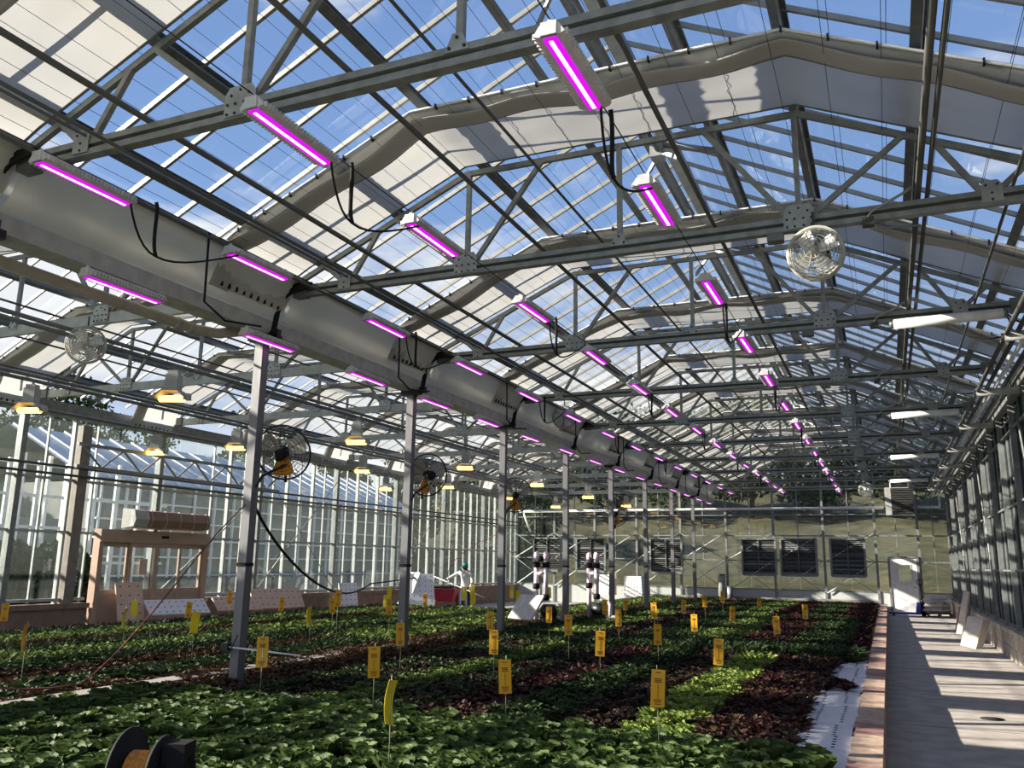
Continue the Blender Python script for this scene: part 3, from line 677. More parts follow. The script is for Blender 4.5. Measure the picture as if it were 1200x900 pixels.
# white tubes and conduits on the trusses above the walkway
for i in (1, 3, 5, 7):
    t = thing('screen_motor_tube', 'white tube fixed below truss chord above the walkway', 'tube', (0.9, YC(i)-0.1, 4.80), 'white tubes under the trusses')
    link('tube', MB().tube([(-0.62, 0, -0.01), (0.62, 0, 0.01)], 0.065, 14).mesh('wtube', 'white_paint'), t)
    for q in (-1, 1): link('end_cap', MB().disc((0.64*q, 0, 0.01*q), (1, 0, 0), 0.045, 0.06, 12).mesh('wcap', 'galv_dark'), t)
    link('cord', MB().tube(bez((0.66, 0, 0.0), (0.85, 0, -0.25), (1.0, 0, -0.1), (0.95, 0, 0.05), 10), 0.01, 5).mesh('wcord', 'black_rubber'), t)
for i in range(1, 8):
    t = thing('eave_heater', 'short white cylinder hanging from truss end under the walkway eave', 'heater', (1.78, YC(i)-0.25, 4.48), 'short cylinders under the walkway eave')
    link('cylinder', MB().tube([(-0.3, 0, 0), (0.3, 0, 0)], 0.06, 12).mesh('ecyl', 'grey_box'), t)
    for q in (-1, 1): link('end_cap', MB().disc((0.31*q, 0, 0), (1, 0, 0), 0.045, 0.05, 12).mesh('ecap', 'galv_dark'), t)
    for q in (-0.2, 0.2): link('hanger', MB().tube([(q, 0, 0.05), (q-0.05, 0.1, 0.38)], 0.008, 5).mesh('ehang', 'black_metal'), t)
    link('cord', MB().tube(bez((-0.31, 0, 0), (-0.7, 0, -0.05), (-0.8, 0.1, 0.2), (-1.0, 0.2, 0.36), 10), 0.012, 5).mesh('ecord', 'black_rubber'), t)
for i in range(0, 6):
    t = thing('bent_conduit', 'silver bent conduit with small grey box below truss chord', 'conduit', (0, YC(i), 0), 'bent conduits above the walkway')
    link('pipe', MB().tube(bez((0.43, -0.12, 5.08), (0.38, -0.12, 5.02), (0.20, -0.10, 4.97), (0.08, -0.09, 4.90), 8) + [Vector((0.04, -0.09, 4.84))], 0.013, 6).tube([(0.06, -0.08, 4.80), (0.2, 0.1, 4.80), (0.5, 0.3, 4.86)], 0.011, 6).mesh('conduit', 'alu_bar'), t)
    link('junction_box', MB().box(0.0, 0.10, -0.14, -0.05, 4.765, 4.84).mesh('junction_box', 'groove'), t)
    link('bracket', MB().box(-0.85, -0.70, -0.06, 0.06, 4.76, 4.84).mesh('cbracket', 'galv_dark'), t)

# ------------------------------------------------------------------ right wall (dark glazing over a block wall)
wr = struct('wall_right', 'dark grey glazed side wall above a low tan block wall', 'wall', (XR, 0, 0))
yy = -2.0; pm = {}
NB = 0.61
prs = ((0.62, 1.70), (1.70, 2.90), (2.90, 4.64))
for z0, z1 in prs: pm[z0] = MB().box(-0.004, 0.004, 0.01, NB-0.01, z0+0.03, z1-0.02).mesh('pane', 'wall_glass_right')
post = MB().box(-0.10, 0.05, -0.028, 0.028, 0.55, 4.66).mesh('post', 'galv'); mull = MB().box(-0.03, 0.03, -0.018, 0.018, 0.60, 4.66).mesh('mullion', 'galv')
k = 0; y = YC(-2)
while y < YEND-0.05:
    link('post' if k % 3 == 0 else 'mullion', post if k % 3 == 0 else mull, wr, (0, y, 0))
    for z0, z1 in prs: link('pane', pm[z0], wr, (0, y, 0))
    y += NB; k += 1
for z in (0.62, 1.70, 2.90, 4.2): link('rail', MB().box(-0.05, 0.0, YC(-2), YEND, z-0.02, z+0.02).mesh('rail', 'galv'), wr)
for i in (0, 2, 4, 6):
    b = MB().tube([(-0.10, YC(i)-0.9, 0.7), (-0.10, YC(i)+0.9, 4.4)], 0.016, 6); link('brace_rod', b.mesh('brace_rod', 'alu_bar'), wr)
bw = struct('wall_base', 'low tan concrete block wall under the dark glazing', 'wall', (XR, 0, 0))
link('core', MB().box(-0.13, 0.1, YBEG, YEND, 0, 0.5).mesh('core', 'groove'), bw)
BL, CP = MB().box(-0.16, 0.12, 0.006, 0.594, 0, 0.235).mesh('block', 'block_tan'), MB().box(-0.19, 0.12, 0.005, 0.39, 0, 0.085).mesh('cap_block', 'block_cap')
BL2 = MB().box(-0.16, 0.12, 0.006, 0.594, 0, 0.235).mesh('block_b', 'block_cap')
y = YC(0)
while y < YEND-0.6:
    for r in range(2): link('block', random.choice((BL, BL, BL2)), bw, (random.uniform(-0.006, 0.006), y + 0.3*r, 0.006+0.244*r))
    y += 0.60
y = YC(0)
while y < YEND-0.45: link('cap_block', CP, bw, (random.uniform(-0.012, 0.012), y, 0.498+random.uniform(-0.004, 0.01))); y += 0.40
link('block_run', MB().box(-0.16, 0.12, YBEG, YC(0), 0, 0.58).mesh('block_run', 'block_tan'), bw)

# ------------------------------------------------------------------ far wall
wf = struct('wall_far', 'glass end wall with steel posts, cross braces and louvred vents', 'wall', (0, YEND, 0))
px = [XL] + [-0.39-1.955*k for k in range(7, -1, -1)] + [1.16, XR]
px = [p for p in px]
for p in px: link('post', MB().box(p-0.045, p+0.045, -0.08, 0.04, 0, 4.9).mesh('fpost', 'galv'), wf)
for z in (0.78, 1.95, 2.97, 3.82): link('rail', MB().box(XL, XR, -0.04, 0.02, z-0.025, z+0.025).mesh('frail', 'galv'), wf)
link('rail', MB().box(XL, XR, -0.06, 0.03, 4.88, 5.0).mesh('frail2', 'galv_pale'), wf)
link('sill_panel', MB().box(XL, 0.0, -0.03, 0.03, 0.0, 0.76).box(1.12, XR, -0.03, 0.03, 0, 0.76).mesh('sill_panel', 'siding'), wf)
LV = ((-5.58, -4.25), (-4.02, -2.65), (-2.08, -0.82), (-15.05, -13.73), (-12.94, -11.61), (-9.52, -8.16))
zs = (0.76, 1.95, 2.97, 3.82, 4.9)
for a, c in zip(px[:-1], px[1:]):
    for z0, z1 in zip(zs[:-1], zs[1:]):
        h = (c-a)/2
        for q in range(2):
            x0, x1 = a+q*h+0.02, a+(q+1)*h-0.02
            if z1 < 2.2 and x0 > -0.45 and x1 < 1.2: continue
            link('pane', MB().box(x0, x1, -0.004, 0.004, z0+0.02, z1-0.02).mesh('fpane', 'far_glass'), wf)
    link('mullion', MB().box((a+c)/2-0.018, (a+c)/2+0.018, -0.03, 0.02, 1.97 if a < -0.4 else 2.2, 4.9).mesh('fmull', 'galv'), wf)
for xc in (XC, XCL):
    for q in range(9):
        o = -4.0+q
        z1 = roofz(o)-0.12
        link('mullion', MB().box(xc+o-0.02, xc+o+0.02, -0.04, 0.02, 4.98, z1).mesh('gable_mull', 'galv'), wf)
        a, c = o-0.5 if q else -4.4, o+0.5
    for q in range(10):
        a, c = max(-4.5, -5+q+0.02), min(4.5, -4+q-0.02)
        za, zc = roofz(a)-0.06, roofz(c)-0.06
        m2 = MB(); m2.add([(xc+a, -0.004, 4.99), (xc+c, -0.004, 4.99), (xc+c, -0.004, zc), (xc+a, -0.004, za), (xc+a, 0.004, 4.99), (xc+c, 0.004, 4.99), (xc+c, 0.004, zc), (xc+a, 0.004, za)], [(0,1,2,3),(7,6,5,4),(4,5,1,0),(5,6,2,1),(6,7,3,2),(7,4,0,3)])
        link('pane', m2.mesh('gpane', 'far_glass'), wf)
    for z in (5.5, 6.1): 
        hw = (RIDGE-0.1-z)/SLOPE; link('rail', MB().box(xc-hw, xc+hw, -0.04, 0.02, z-0.025, z+0.025).mesh('grail', 'galv'), wf)
xs = [p for p in px if p < -0.3]
for a, c in zip(xs[:-1], xs[1:]):
    for z0, z1 in ((0.7, 1.95), (1.95, 3.05)):
        link('brace_rod', MB().tube([(a+0.05, -0.11, z0), (c-0.05, -0.11, z1)], 0.021, 6).mesh('brace', 'white_paint'), wf)
        link('brace_rod', MB().tube([(a+0.05, -0.13, z1), (c-0.05, -0.13, z0)], 0.010, 6).mesh('brace2', 'galv'), wf)
for n, (a, c) in enumerate(LV):
    t = thing('louvre_vent', 'dark louvred vent with grey frame set in the glass end wall', 'vent', ((a+c)/2, YEND-0.10, 1.42), 'louvred vents of the far wall')
    w = (c-a)/2; hgt = 1.38
    link('backing', MB().box(-w, w, -0.0, 0.02, 0, hgt).mesh('backing', 'louver_dark'), t)
    link('frame', MB().box(-w-0.05, -w+0.03, -0.10, 0.03, -0.06, hgt+0.06).box(w-0.03, w+0.05, -0.10, 0.03, -0.06, hgt+0.06).box(-w, w, -0.10, 0.03, hgt, hgt+0.06).box(-w, w, -0.10, 0.03, -0.10, 0.0).mesh('frame', 'galv'), t)
    link('centre_bar', MB().box(-0.02, 0.02, -0.09, 0.0, 0, hgt).mesh('centre_bar', 'galv_dark'), t)
    smA, smB = [MB().bar((-w+0.03, -0.03, 0), (w-0.03, -0.03, 0), 0.075, 0.006, up=(0, -0.75, 0.65)).mesh('slat', mm) for mm in ('louver_slat', 'galv')]  # paler second copy imitates slats that catch the light
    for q in range(16): link('slat', smB if random.random() < 0.25 else smA, t, (0, 0, 0.045+q*hgt/16), None, (random.uniform(-0.25, 0.25), 0, 0))
tag(link('air_pipe', MB().tube([(XL+0.3, YEND-0.35, 4.06), (0.0, YEND-0.35, 4.07)], 0.055, 12).tube([(1.2, YEND-0.35, 4.07), (2.0, YEND-0.35, 4.07), (2.0, YEND-0.35, 4.5)], 0.055, 12).tube([(XL+0.5, YEND-0.35, 4.06), (XL+0.9, YEND-0.35, 3.1)], 0.05, 12).mesh('air_pipe', 'white_paint')), 'bright white horizontal pipe crossing the far wall', 'pipe')
ap = bpy.data.objects['air_pipe']
for x in (-15, -12, -9, -6, -3, -0.6, 1.6): link('wall_bracket', MB().box(x-0.02, x+0.02, YEND-0.36, YEND-0.02, 3.97, 4.01).mesh('wb', 'galv'), ap)
t = thing('unit_heater', 'box heater with dark louvred face hanging before the far wall', 'heater', (0.62, YEND-0.8, 3.74))
link('body', MB().box(-0.55, 0.48, 0.0, 0.5, 0, 1.08).mesh('body', 'grey_box'), t)
link('face', MB().box(-0.33, 0.46, -0.02, 0.0, 0.03, 1.05).mesh('face', 'heater_face'), t)
for q in range(11): link('slat', MB().box(-0.32, 0.45, -0.045, -0.02, 0.07+q*0.09, 0.085+q*0.09).mesh('hslat', 'louver_slat'), t)
for q in (-0.33, 0.32): link('hanger', MB().box(q-0.02, q+0.02, 0.2, 0.24, 1.08, 1.3).mesh('hhang', 'white_paint'), t)
# white door in the far wall
d = struct('door_1', 'white door with small square window at the end of the walkway', 'door', (0.555, YEND-0.06, 0))
b = MB(); W2 = 0.47
for (x0, x1, z0, z1) in ((-W2, -0.19, 0.03, 2.1), (0.25, W2, 0.03, 2.1), (-0.19, 0.25, 0.03, 1.22), (-0.19, 0.25, 1.85, 2.1)): b.box(x0, x1, -0.03, 0.03, z0, z1)
link('leaf', b.mesh('leaf', 'white_paint'), d)
link('pane', MB().box(-0.19, 0.25, -0.005, 0.005, 1.22, 1.85).mesh('dpane', 'far_glass'), d)
link('window_frame', MB().box(-0.22, -0.19, -0.045, 0.0, 1.19, 1.88).box(0.25, 0.28, -0.045, 0, 1.19, 1.88).box(-0.19, 0.25, -0.045, 0, 1.19, 1.22).box(-0.19, 0.25, -0.045, 0, 1.85, 1.88).mesh('wframe', 'white_paint'), d)
link('door_frame', MB().box(-0.56, -0.48, -0.06, 0.05, 0, 2.17).box(0.48, 0.56, -0.06, 0.05, 0, 2.17).box(-0.48, 0.48, -0.06, 0.05, 2.11, 2.17).mesh('dframe', 'galv'), d)
link('door_handle', MB().tube([(0.40, -0.03, 1.0), (0.40, -0.09, 1.0), (0.30, -0.09, 1.0)], 0.012, 6).mesh('dhandle', 'galv_dark'), d)

# ------------------------------------------------------------------ entrance wall (left)
wl = struct('wall_left', 'entrance side glass wall with pale posts on a brown curb', 'wall', (XL, 0, 0))
DY0, DY1 = 13.72, 17.05
for i in range(-1, 9): link('column', MB().box(-0.06, 0.10, -0.06, 0.06, 0, 4.62).mesh('lcol', 'galv'), wl, (0, YC(i), 0))
lp = MB().box(-0.04, 0.06, -0.03, 0.03, 0.6, 4.7).mesh('lpost', 'galv_pale')
lm = MB().box(-0.02, 0.03, -0.016, 0.016, 0.75, 4.7).mesh('lmull', 'galv_pale')
zs = (0.80, 2.20, 3.30, 4.68)
lpm = {z0: MB().box(-0.004, 0.004, 0.02, 0.59, z0+0.02, z1-0.02).mesh('lpane', 'wall_glass') for z0, z1 in zip(zs[:-1], zs[1:])}
y = YC(-1); k = 0
while y < YEND-0.2:
    indoor = DY0-0.3 < y < DY1
    if k % 6 and not (indoor and y > DY0+0.1): link('post' if k % 2 == 0 else 'mullion', lp if k % 2 == 0 else lm, wl, (0, y, 0))
    elif indoor and k % 6 == 0: pass
    for z0 in zs[:-1]:
        if z0 < 2.1 and DY0-0.61 < y < DY1: continue
        link('pane', lpm[z0], wl, (0, y, 0))
    y += 0.61; k += 1
for z in zs: 
    if z < 1: link('rail', MB().box(-0.04, 0.05, YC(-1), DY0-0.1, z-0.03, z+0.03).box(-0.04, 0.05, DY1+0.1, YEND, z-0.03, z+0.03).mesh('lrail0', 'galv_pale'), wl)
    else: link('rail', MB().box(-0.03, 0.04, YC(-1), YEND, z-0.025, z+0.025).mesh('lrail', 'galv_pale'), wl)
link('curb', MB().box(-0.12, 0.16, YC(-1), DY0-0.1, 0, 0.62).box(-0.12, 0.16, DY1+0.1, YEND, 0, 0.62).mesh('curb', 'curb_brown'), wl)
link('curb_cap', MB().box(-0.14, 0.22, YC(-1), DY0-0.1, 0.62, 0.72).box(-0.14, 0.2, DY1+0.1, YEND, 0.62, 0.72).mesh('curb_cap', 'curb_brown'), wl)
link('corner_post', MB().box(-0.10, 0.14, DY0-0.70, DY0-0.46, 0, 4.5).mesh('corner_post', 'post_brown'), wl)
for (ya, yb) in ((YC(3), YC(4)), (YC(5), YC(6))):
    link('brace_rod', MB().tube([(0.1, ya, 0.8), (0.1, yb, 4.2)], 0.016, 6).tube([(0.12, ya, 4.2), (0.12, yb, 0.8)], 0.012, 6).mesh('lbrace', 'alu_bar'), wl)
link('brace_rod', MB().tube([(0.1, YC(2), 0.7), (0.1, YC(2)+4.6, 4.2)], 0.016, 6).mesh('lbrace2', 'alu_bar'), wl)
gd = thing('lattice_girder', 'pale steel lattice girder above the tan sliding door', 'girder', (XL+0.3, 0, 0))
link('chord', MB().box(-0.03, 0.03, 12.8, 19.5, 4.03, 4.10).mesh('gch', 'galv'), gd); link('chord', MB().box(-0.03, 0.03, 12.8, 19.5, 3.55, 3.62).mesh('gch2', 'galv'), gd)
for q in range(12):
    ya = 12.9+q*0.55; link('diagonal', MB().bar((0, ya, 3.6 if q % 2 else 4.05), (0, ya+0.55, 4.05 if q % 2 else 3.6), 0.035, 0.035).mesh('gdi', 'galv'), gd)
# sliding door
d = struct('door_2', 'tan automatic sliding glass door with solid lower panels', 'door', (XL+0.1, 0, 0))
Lw = (DY1-DY0)
link('header', MB().box(-0.1, 0.12, DY0, DY1, 2.02, 2.30).mesh('header', 'door_tan'), d)
link('sensor', MB().box(0.12, 0.15, DY0+Lw*0.52, DY0+Lw*0.58, 2.14, 2.20).mesh('sensor', 'black_rubber'), d)
for q, y in enumerate((DY0, DY1-0.12)): link('jamb', MB().box(-0.1, 0.1, y, y+0.12, 0, 2.02).mesh('jamb', 'door_tan'), d)
pw = (Lw-0.24)/4
for q in range(4):
    y0 = DY0+0.12+q*pw; y1 = y0+pw; xo = 0.0 if q in (0, 3) else 0.05
    b = MB()
    for (a, c, z0, z1) in ((y0, y0+0.06, 0.03, 2.02), (y1-0.06, y1, 0.03, 2.02), (y0+0.06, y1-0.06, 1.92, 2.02), (y0+0.06, y1-0.06, 0.03, 0.12), (y0+0.06, y1-0.06, 0.88, 0.98)): b.box(xo-0.025, xo+0.025, a, c, z0, z1)
    lf = link('leaf', b.mesh('sleaf', 'door_tan'), d)
    link('lower_panel', MB().box(xo-0.012, xo+0.012, y0+0.06, y1-0.06, 0.12, 0.88).mesh('lower', 'door_panel_tan'), lf)
    link('pane', MB().box(xo-0.004, xo+0.004, y0+0.06, y1-0.06, 0.98, 1.92).mesh('spane', 'wall_glass'), lf)
link('notice', MB().box(0.09, 0.095, DY0+0.12+pw*1.35, DY0+0.12+pw*1.65, 1.30, 1.66).mesh('notice', 'foam_peach'), d)
t = thing('air_curtain', 'long brown air curtain unit mounted above the sliding door', 'air curtain', (XL+0.12, DY0+0.6, 2.34))
link('body', MB().prism([(0, 0), (0.36, 0.04), (0.42, 0.2), (0.36, 0.40), (0, 0.44)], 0.4, 2.35).mesh('acbody', 'air_brown'), t)
link('end_box', MB().prism([(0, 0), (0.37, 0.04), (0.43, 0.2), (0.37, 0.41), (0, 0.45)], 0.0, 0.4).mesh('acend', 'grey_box'), t)
for q in range(5): link('rib', MB().prism([(0.30, 0.02), (0.37, 0.03), (0.435, 0.2), (0.37, 0.42), (0.30, 0.43)], 0.48+q*0.44, 0.51+q*0.44).mesh('acrib', 'door_tan'), t)

# ------------------------------------------------------------------ outside buildings and trees
nb = thing('neighbour_greenhouse', 'neighbouring glasshouse with white frame and blue reflecting roof', 'building', (-27, 0, 0))
link('wall', MB().box(-8, 0.0, 23.0, 46, 0.9, 4.5).mesh('nbw', 'neighbour_wall'), nb)
link('base_wall', MB().box(-8.1, 0.12, 23.0, 46, 0, 0.95).mesh('nbb', 'retaining'), nb)
m2 = MB(); m2.add([(0.3, 22, 4.6), (0.3, 47, 4.6), (-4.0, 47, 6.7), (-4.0, 22, 6.7), (-8.3, 47, 4.6), (-8.3, 22, 4.6)], [(0, 1, 2, 3), (3, 2, 4, 5)]); link('roof', m2.mesh('nbr', 'neighbour_roof'), nb)
nrb = MB().bar((0.3, 0, 4.65), (-4.0, 0, 6.75), 0.07, 0.07).mesh('nrb', 'white_paint'); nbp = MB().box(0.06, 0.15, -0.045, 0.045, 0.9, 4.6).mesh('nbp', 'white_paint')
for q in range(22): link('roof_bar', nrb, nb, (0, 22.2+1.15*q, 0))
for q in range(20): link('post', nbp, nb, (0, 23.1+q*1.2, 0))
for z in (0.98, 1.7, 2.4, 3.1, 3.8, 4.55): link('rail', MB().box(0.04, 0.12, 23, 46, z-0.035, z+0.035).mesh('nbrail', 'white_paint'), nb)
nb2 = thing('glazed_porch', 'open white framed porch beyond the sliding door', 'building', (-22.5, 0, 0))
link('wall', MB().box(-5.0, -4.9, 4, 22.0, 0.0, 3.0).mesh('n2w', 'neighbour_wall'), nb2)
n2p = MB().box(0, 0.09, 0, 0.09, 0, 4.4).mesh('n2p', 'white_paint'); n2q = MB().box(-2.5, -2.4, 0, 0.1, 0, 4.9).mesh('n2q', 'white_paint')
for q in range(20): link('post', n2p, nb2, (0, 4+q*0.93, 0)); link('post', n2q, nb2, (0, 4.4+q*0.93, 0))
for z in (0.5, 1.5, 2.5, 3.4, 4.3): link('rail', MB().box(0, 0.08, 4, 22, z-0.04, z+0.04).mesh('n2r', 'white_paint'), nb2)
link('steps', MB().box(0.3, 1.2, 12.5, 17.5, 0, 0.35).box(0.0, 0.6, 12.5, 17.5, 0.35, 0.6).mesh('n2s', 'white_paint'), nb2)
def tree(x, y, z0, h, rw, label, seed, group=None):
    rs = np.random.default_rng(seed)
    t = thing('tree', label, 'tree', (x, y, z0), group)
    link('trunk', MB().tube([(0, 0, 0), (0.1, 0, h*0.4), (0.05, 0.1, h*0.8)], [0.22, 0.16, 0.06], 7).mesh('trunk', 'bark'), t)
    n = 5200; u = rs.normal(size=(n, 3)); u /= np.linalg.norm(u, axis=1)[:, None]
    c = u*rs.uniform(0.55, 1, (n, 1))*np.array([rw, rw, h*0.42]); c[:, 2] += h*0.58
    c[:, :2] += 0.25*rw*np.sin(c[:, [2, 2]]*2+np.array([0, 1.5]))
    s = rs.uniform(0.09, 0.2, n)*(rw/2.2)**0.5; a = rs.normal(size=(n, 3)); a /= np.linalg.norm(a, axis=1)[:, None]
    b3 = np.cross(a, rs.normal(size=(n, 3))); b3 /= np.linalg.norm(b3, axis=1)[:, None]
    v = np.stack([c-a*s[:, None], c+b3*s[:, None]*0.6, c+a*s[:, None], c-b3*s[:, None]*0.6], 1).reshape(-1, 3)
    me = bpy.data.meshes.new('crown'); f = np.arange(4*n).reshape(-1, 4); me.from_pydata(v.tolist(), [], f.tolist()); me.materials.append(MATS['tree_leaf']); link('crown', me, t)
for q in range(9): tree(-41-2.5*math.sin(q*2.1), 4+q*5.2, -0.1, 11+1.5*math.sin(q*1.7), 2.5, 'dark leafy tree behind the neighbouring glasshouse', q, 'trees beyond the entrance wall')
for q in range(9): tree(-26+5.6*q, 68+2*math.sin(q*1.9), 4.6, 10+1.2*math.sin(q*2.7), 4.4, 'dark leafy tree on top of the grass bank', 20+q, 'trees on the grass bank')
for q in range(7): tree(-21.5-4.6*q, 51.5+2.2*math.sin(q*1.3), 0.5, 8.5+math.sin(q), 2.2, 'dark leafy tree past the corner of the entrance wall', 60+q, 'trees past the wall corner')
for q in range(4): tree(-20.4, 12.2+q*1.5, -0.1, 2.2, 0.9, 'dark green shrub outside the sliding door', 40+q, 'shrubs outside the door')

# ------------------------------------------------------------------ crop
def leaf_grid(kind, rs, size, far=False):
    nu, nv = (5, 5) if kind == 'round' and not far else (3, 4)
    v = np.zeros((nv+1, nu, 3)); wmax = {'round': 0.86, 'frill': 0.66, 'oak': 0.46}[kind]
    for j in range(nv+1):
        t = j/nv
        if kind == 'round': w = wmax*(0.22 if t < 0.1 else math.sqrt(max(0.10, 1-((t-0.60)/0.50)**2)))
        elif kind == 'frill': w = wmax*(0.25+0.8*t*(1.15-0.35*t))*(0.6 if j == nv else 1)
        else: w = wmax*(0.25+0.75*math.sin(PI*(0.12+0.75*t)))*(0.6 if j == nv else 1)
        for i in range(nu):
            u = 2*i/(nu-1)-1
            if kind == 'round': z = 0.16*u*u*w + 0.22*t*t + 0.03*math.sin(5*u+4*t+rs.uniform(-1, 1)) - (0.10 if j == nv else 0); x = t - (0.10*u*u if j == nv else 0)
            else: z = 0.10*t - 0.28*t*t + 0.22*u*u*w; x = t
            if kind == 'frill' and t > 0.4: z += 0.12*math.sin(7*u+9*t+rs.uniform(0, 6))
            v[j, i] = (x, u*w*(1+0.25*math.sin(j*2.6) if kind == 'oak' else 1)*0.5, z)
    f = []
    for j in range(nv):
        for i in range(nu-1): a = j*nu+i; f.append((a, a+1, a+nu+1, a+nu))
    return v.reshape(-1, 3)*size, np.array(f)
def rosette(kind, seed, n, size, lo, hi, far=False):
    rs = np.random.default_rng(seed); leaves = []
    for k in range(n):
        t = k/(n-1) if n > 1 else 0; el = math.radians(lo+(hi-lo)*t+rs.uniform(-8, 8)); az = k*2.399963+rs.uniform(-0.3, 0.3)
        v, f = leaf_grid(kind, rs, far=far, size=size*(1.0-0.35*t)*rs.uniform(0.85, 1.15))
        roll = rs.uniform(-0.35, 0.35); cr_, sr = math.cos(roll), math.sin(roll)
        v = np.stack([v[:, 0], v[:, 1]*cr_-v[:, 2]*sr, v[:, 1]*sr+v[:, 2]*cr_], 1)
        ce, se = math.cos(el), math.sin(el); v = np.stack([v[:, 0]*ce-v[:, 2]*se, v[:, 1], v[:, 0]*se+v[:, 2]*ce], 1)
        ca, sa = math.cos(az), math.sin(az); v = np.stack([v[:, 0]*ca-v[:, 1]*sa, v[:, 0]*sa+v[:, 1]*ca, v[:, 2]], 1)
        if far: v = v.reshape(5, 3, 3)[[0, 2, 4]].reshape(-1, 3); f = np.array([(0,1,4,3),(1,2,5,4),(3,4,7,6),(4,5,8,7)])
        leaves.append((v, f))
    return leaves
SPEC = {'leaf_butter': ('round', 17, 0.142, 28, 82), 'leaf_bright': ('frill', 13, 0.115, 22, 78), 'leaf_red': ('oak', 13, 0.115, 22, 80), 'leaf_dark': ('oak', 13, 0.13, 25, 82),
        'leaf_purple': ('frill', 12, 0.11, 22, 78), 'leaf_brown': ('oak', 12, 0.11, 22, 78), 'leaf_mid': ('frill', 12, 0.115, 22, 78)}
VAR = {k: [rosette(s[0], 11*q+hash_, s[1], s[2], s[3], s[4]) for q in range(4)] for hash_, (k, s) in enumerate(SPEC.items())}
VARF = {k: [rosette(s[0], 11*q+hash_, 7, s[2]*1.25, s[3], s[4]-10, True) for q in range(3)] for hash_, (k, s) in enumerate(SPEC.items())}
def leaves_mesh(leaves, name, m):
    vs = np.concatenate([v for v, f in leaves]); fs = []; o = 0
    for v, f in leaves: fs.append(f+o); o += len(v)
    me = bpy.data.meshes.new(name); me.from_pydata(vs.tolist(), [], np.concatenate(fs).tolist()); me.polygons.foreach_set('use_smooth', [True]*len(me.polygons)); me.materials.append(MATS[m]); return me
def crop_kind(x, y):
    r = random.random()
    if x > -7.42:                                  # main pond
        if y < 7.02: return 'leaf_butter'
        if y < 14.1:
            if x > -0.78: return 'leaf_red' if (11.0 < y < 11.7) else None
            if x > -1.62: return 'leaf_red' if r < 0.5 else ('leaf_purple' if r < 0.8 else 'leaf_brown')
            if x > -2.20: return 'leaf_bright'
            if x > -2.80: return 'leaf_purple'
            if x > -3.50: return 'leaf_dark'
            if x > -4.10: return 'leaf_red'
            if x > -4.85: return 'leaf_dark' if r < 0.5 else 'leaf_purple'
            if x > -5.35: return 'leaf_mid'
            if x > -6.0: return 'leaf_purple' if r < 0.6 else 'leaf_dark'
            if x > -6.35: return 'leaf_dark'
            return 'leaf_brown'
        if y < 15.6: return 'leaf_dark'
        q = (x+7.4)/0.95 + (0.6 if y > 25 else 0)
        seq = ('leaf_dark', 'leaf_mid', 'leaf_purple', 'leaf_dark', 'leaf_mid', 'leaf_red', 'leaf_dark', 'leaf_red', 'leaf_dark')
        return seq[int(q) % 9]
    if x > -7.95: return 'leaf_brown'
    if y > 13 and x > -11.8: return ('leaf_bright' if r < 0.25 else 'leaf_mid') if (int((x+20)/0.8) % 3) else 'leaf_dark'
    seq = ('leaf_brown', 'leaf_dark', 'leaf_mid', 'leaf_brown', 'leaf_dark', 'leaf_mid', 'leaf_dark', 'leaf_brown', 'leaf_dark')
    return seq[int((x+15)/0.78) % 9]
pts = []
def fill(x0, x1, y0, y1, step, jit=0.35):
    y = y0; r = 0
    while y < y1:
        x = x0+(step/2 if r % 2 else 0)
        while x < x1:
            pts.append((x+random.uniform(-jit, jit)*step, y+random.uniform(-jit, jit)*step)); x += step
        y += step*0.9; r += 1
fill(-7.3, -0.48, 3.0, 7.0, 0.148)
fill(-7.35, -0.48, 7.05, 15.6, 0.135); fill(-7.35, -0.48, 15.7, YEND-0.9, 0.175)
fill(-14.55, -7.78, 4.0, 12.5, 0.15); fill(-14.55, -7.78, 12.5, 23.3, 0.165); fill(-9.3, -7.78, 23.4, YEND-0.9, 0.19); fill(-7.78, -7.35, 7.9, YEND-0.9, 0.15)
def inview(x, y, z=0.55, wide=0.0):
    d = Vector((x, y, z-CAMZ)); zz = d.dot(F)
    if zz < 0.5: return False
    return abs(d.dot(R)/zz) < 0.62+wide and -0.48-wide < d.dot(U)/zz < 0.5
plants = {}
for (x, y) in pts:
    if not inview(x, y, 0.55, 0.25): continue
    if any(abs(x-XG) < 0.11 and abs(y-YC(i)) < 0.11 for i in range(9)): continue
    k = crop_kind(x, y)
    if k: plants.setdefault(k, []).append((math.hypot(x, y) + (0 if inview(x, y) else 1000), x, y))
LAB = {'leaf_butter': ('butterhead_lettuce', 'round leaved green lettuce head in the dense green block beside the kerb', 'green lettuce heads'),
       'leaf_bright': ('lime_lettuce', 'bright lime green frilly lettuce head in the narrow light strip', 'lime lettuce heads'),
       'leaf_red': ('red_lettuce', 'dark red oak leaf lettuce head', 'red lettuce heads'),
       'leaf_dark': ('dark_lettuce', 'dark green pointed leaf lettuce head', 'dark green lettuce heads'),
       'leaf_purple': ('purple_lettuce', 'small purple grey frilly lettuce head', 'purple lettuce heads'),
       'leaf_brown': ('bronze_lettuce', 'bronze brown lettuce head', 'bronze lettuce heads'),
       'leaf_mid': ('curly_lettuce', 'mid green curly lettuce head', 'curly green lettuce heads')}
NIND = {'leaf_butter': 300, 'leaf_bright': 120, 'leaf_red': 160, 'leaf_dark': 90, 'leaf_purple': 90, 'leaf_brown': 80, 'leaf_mid': 80}
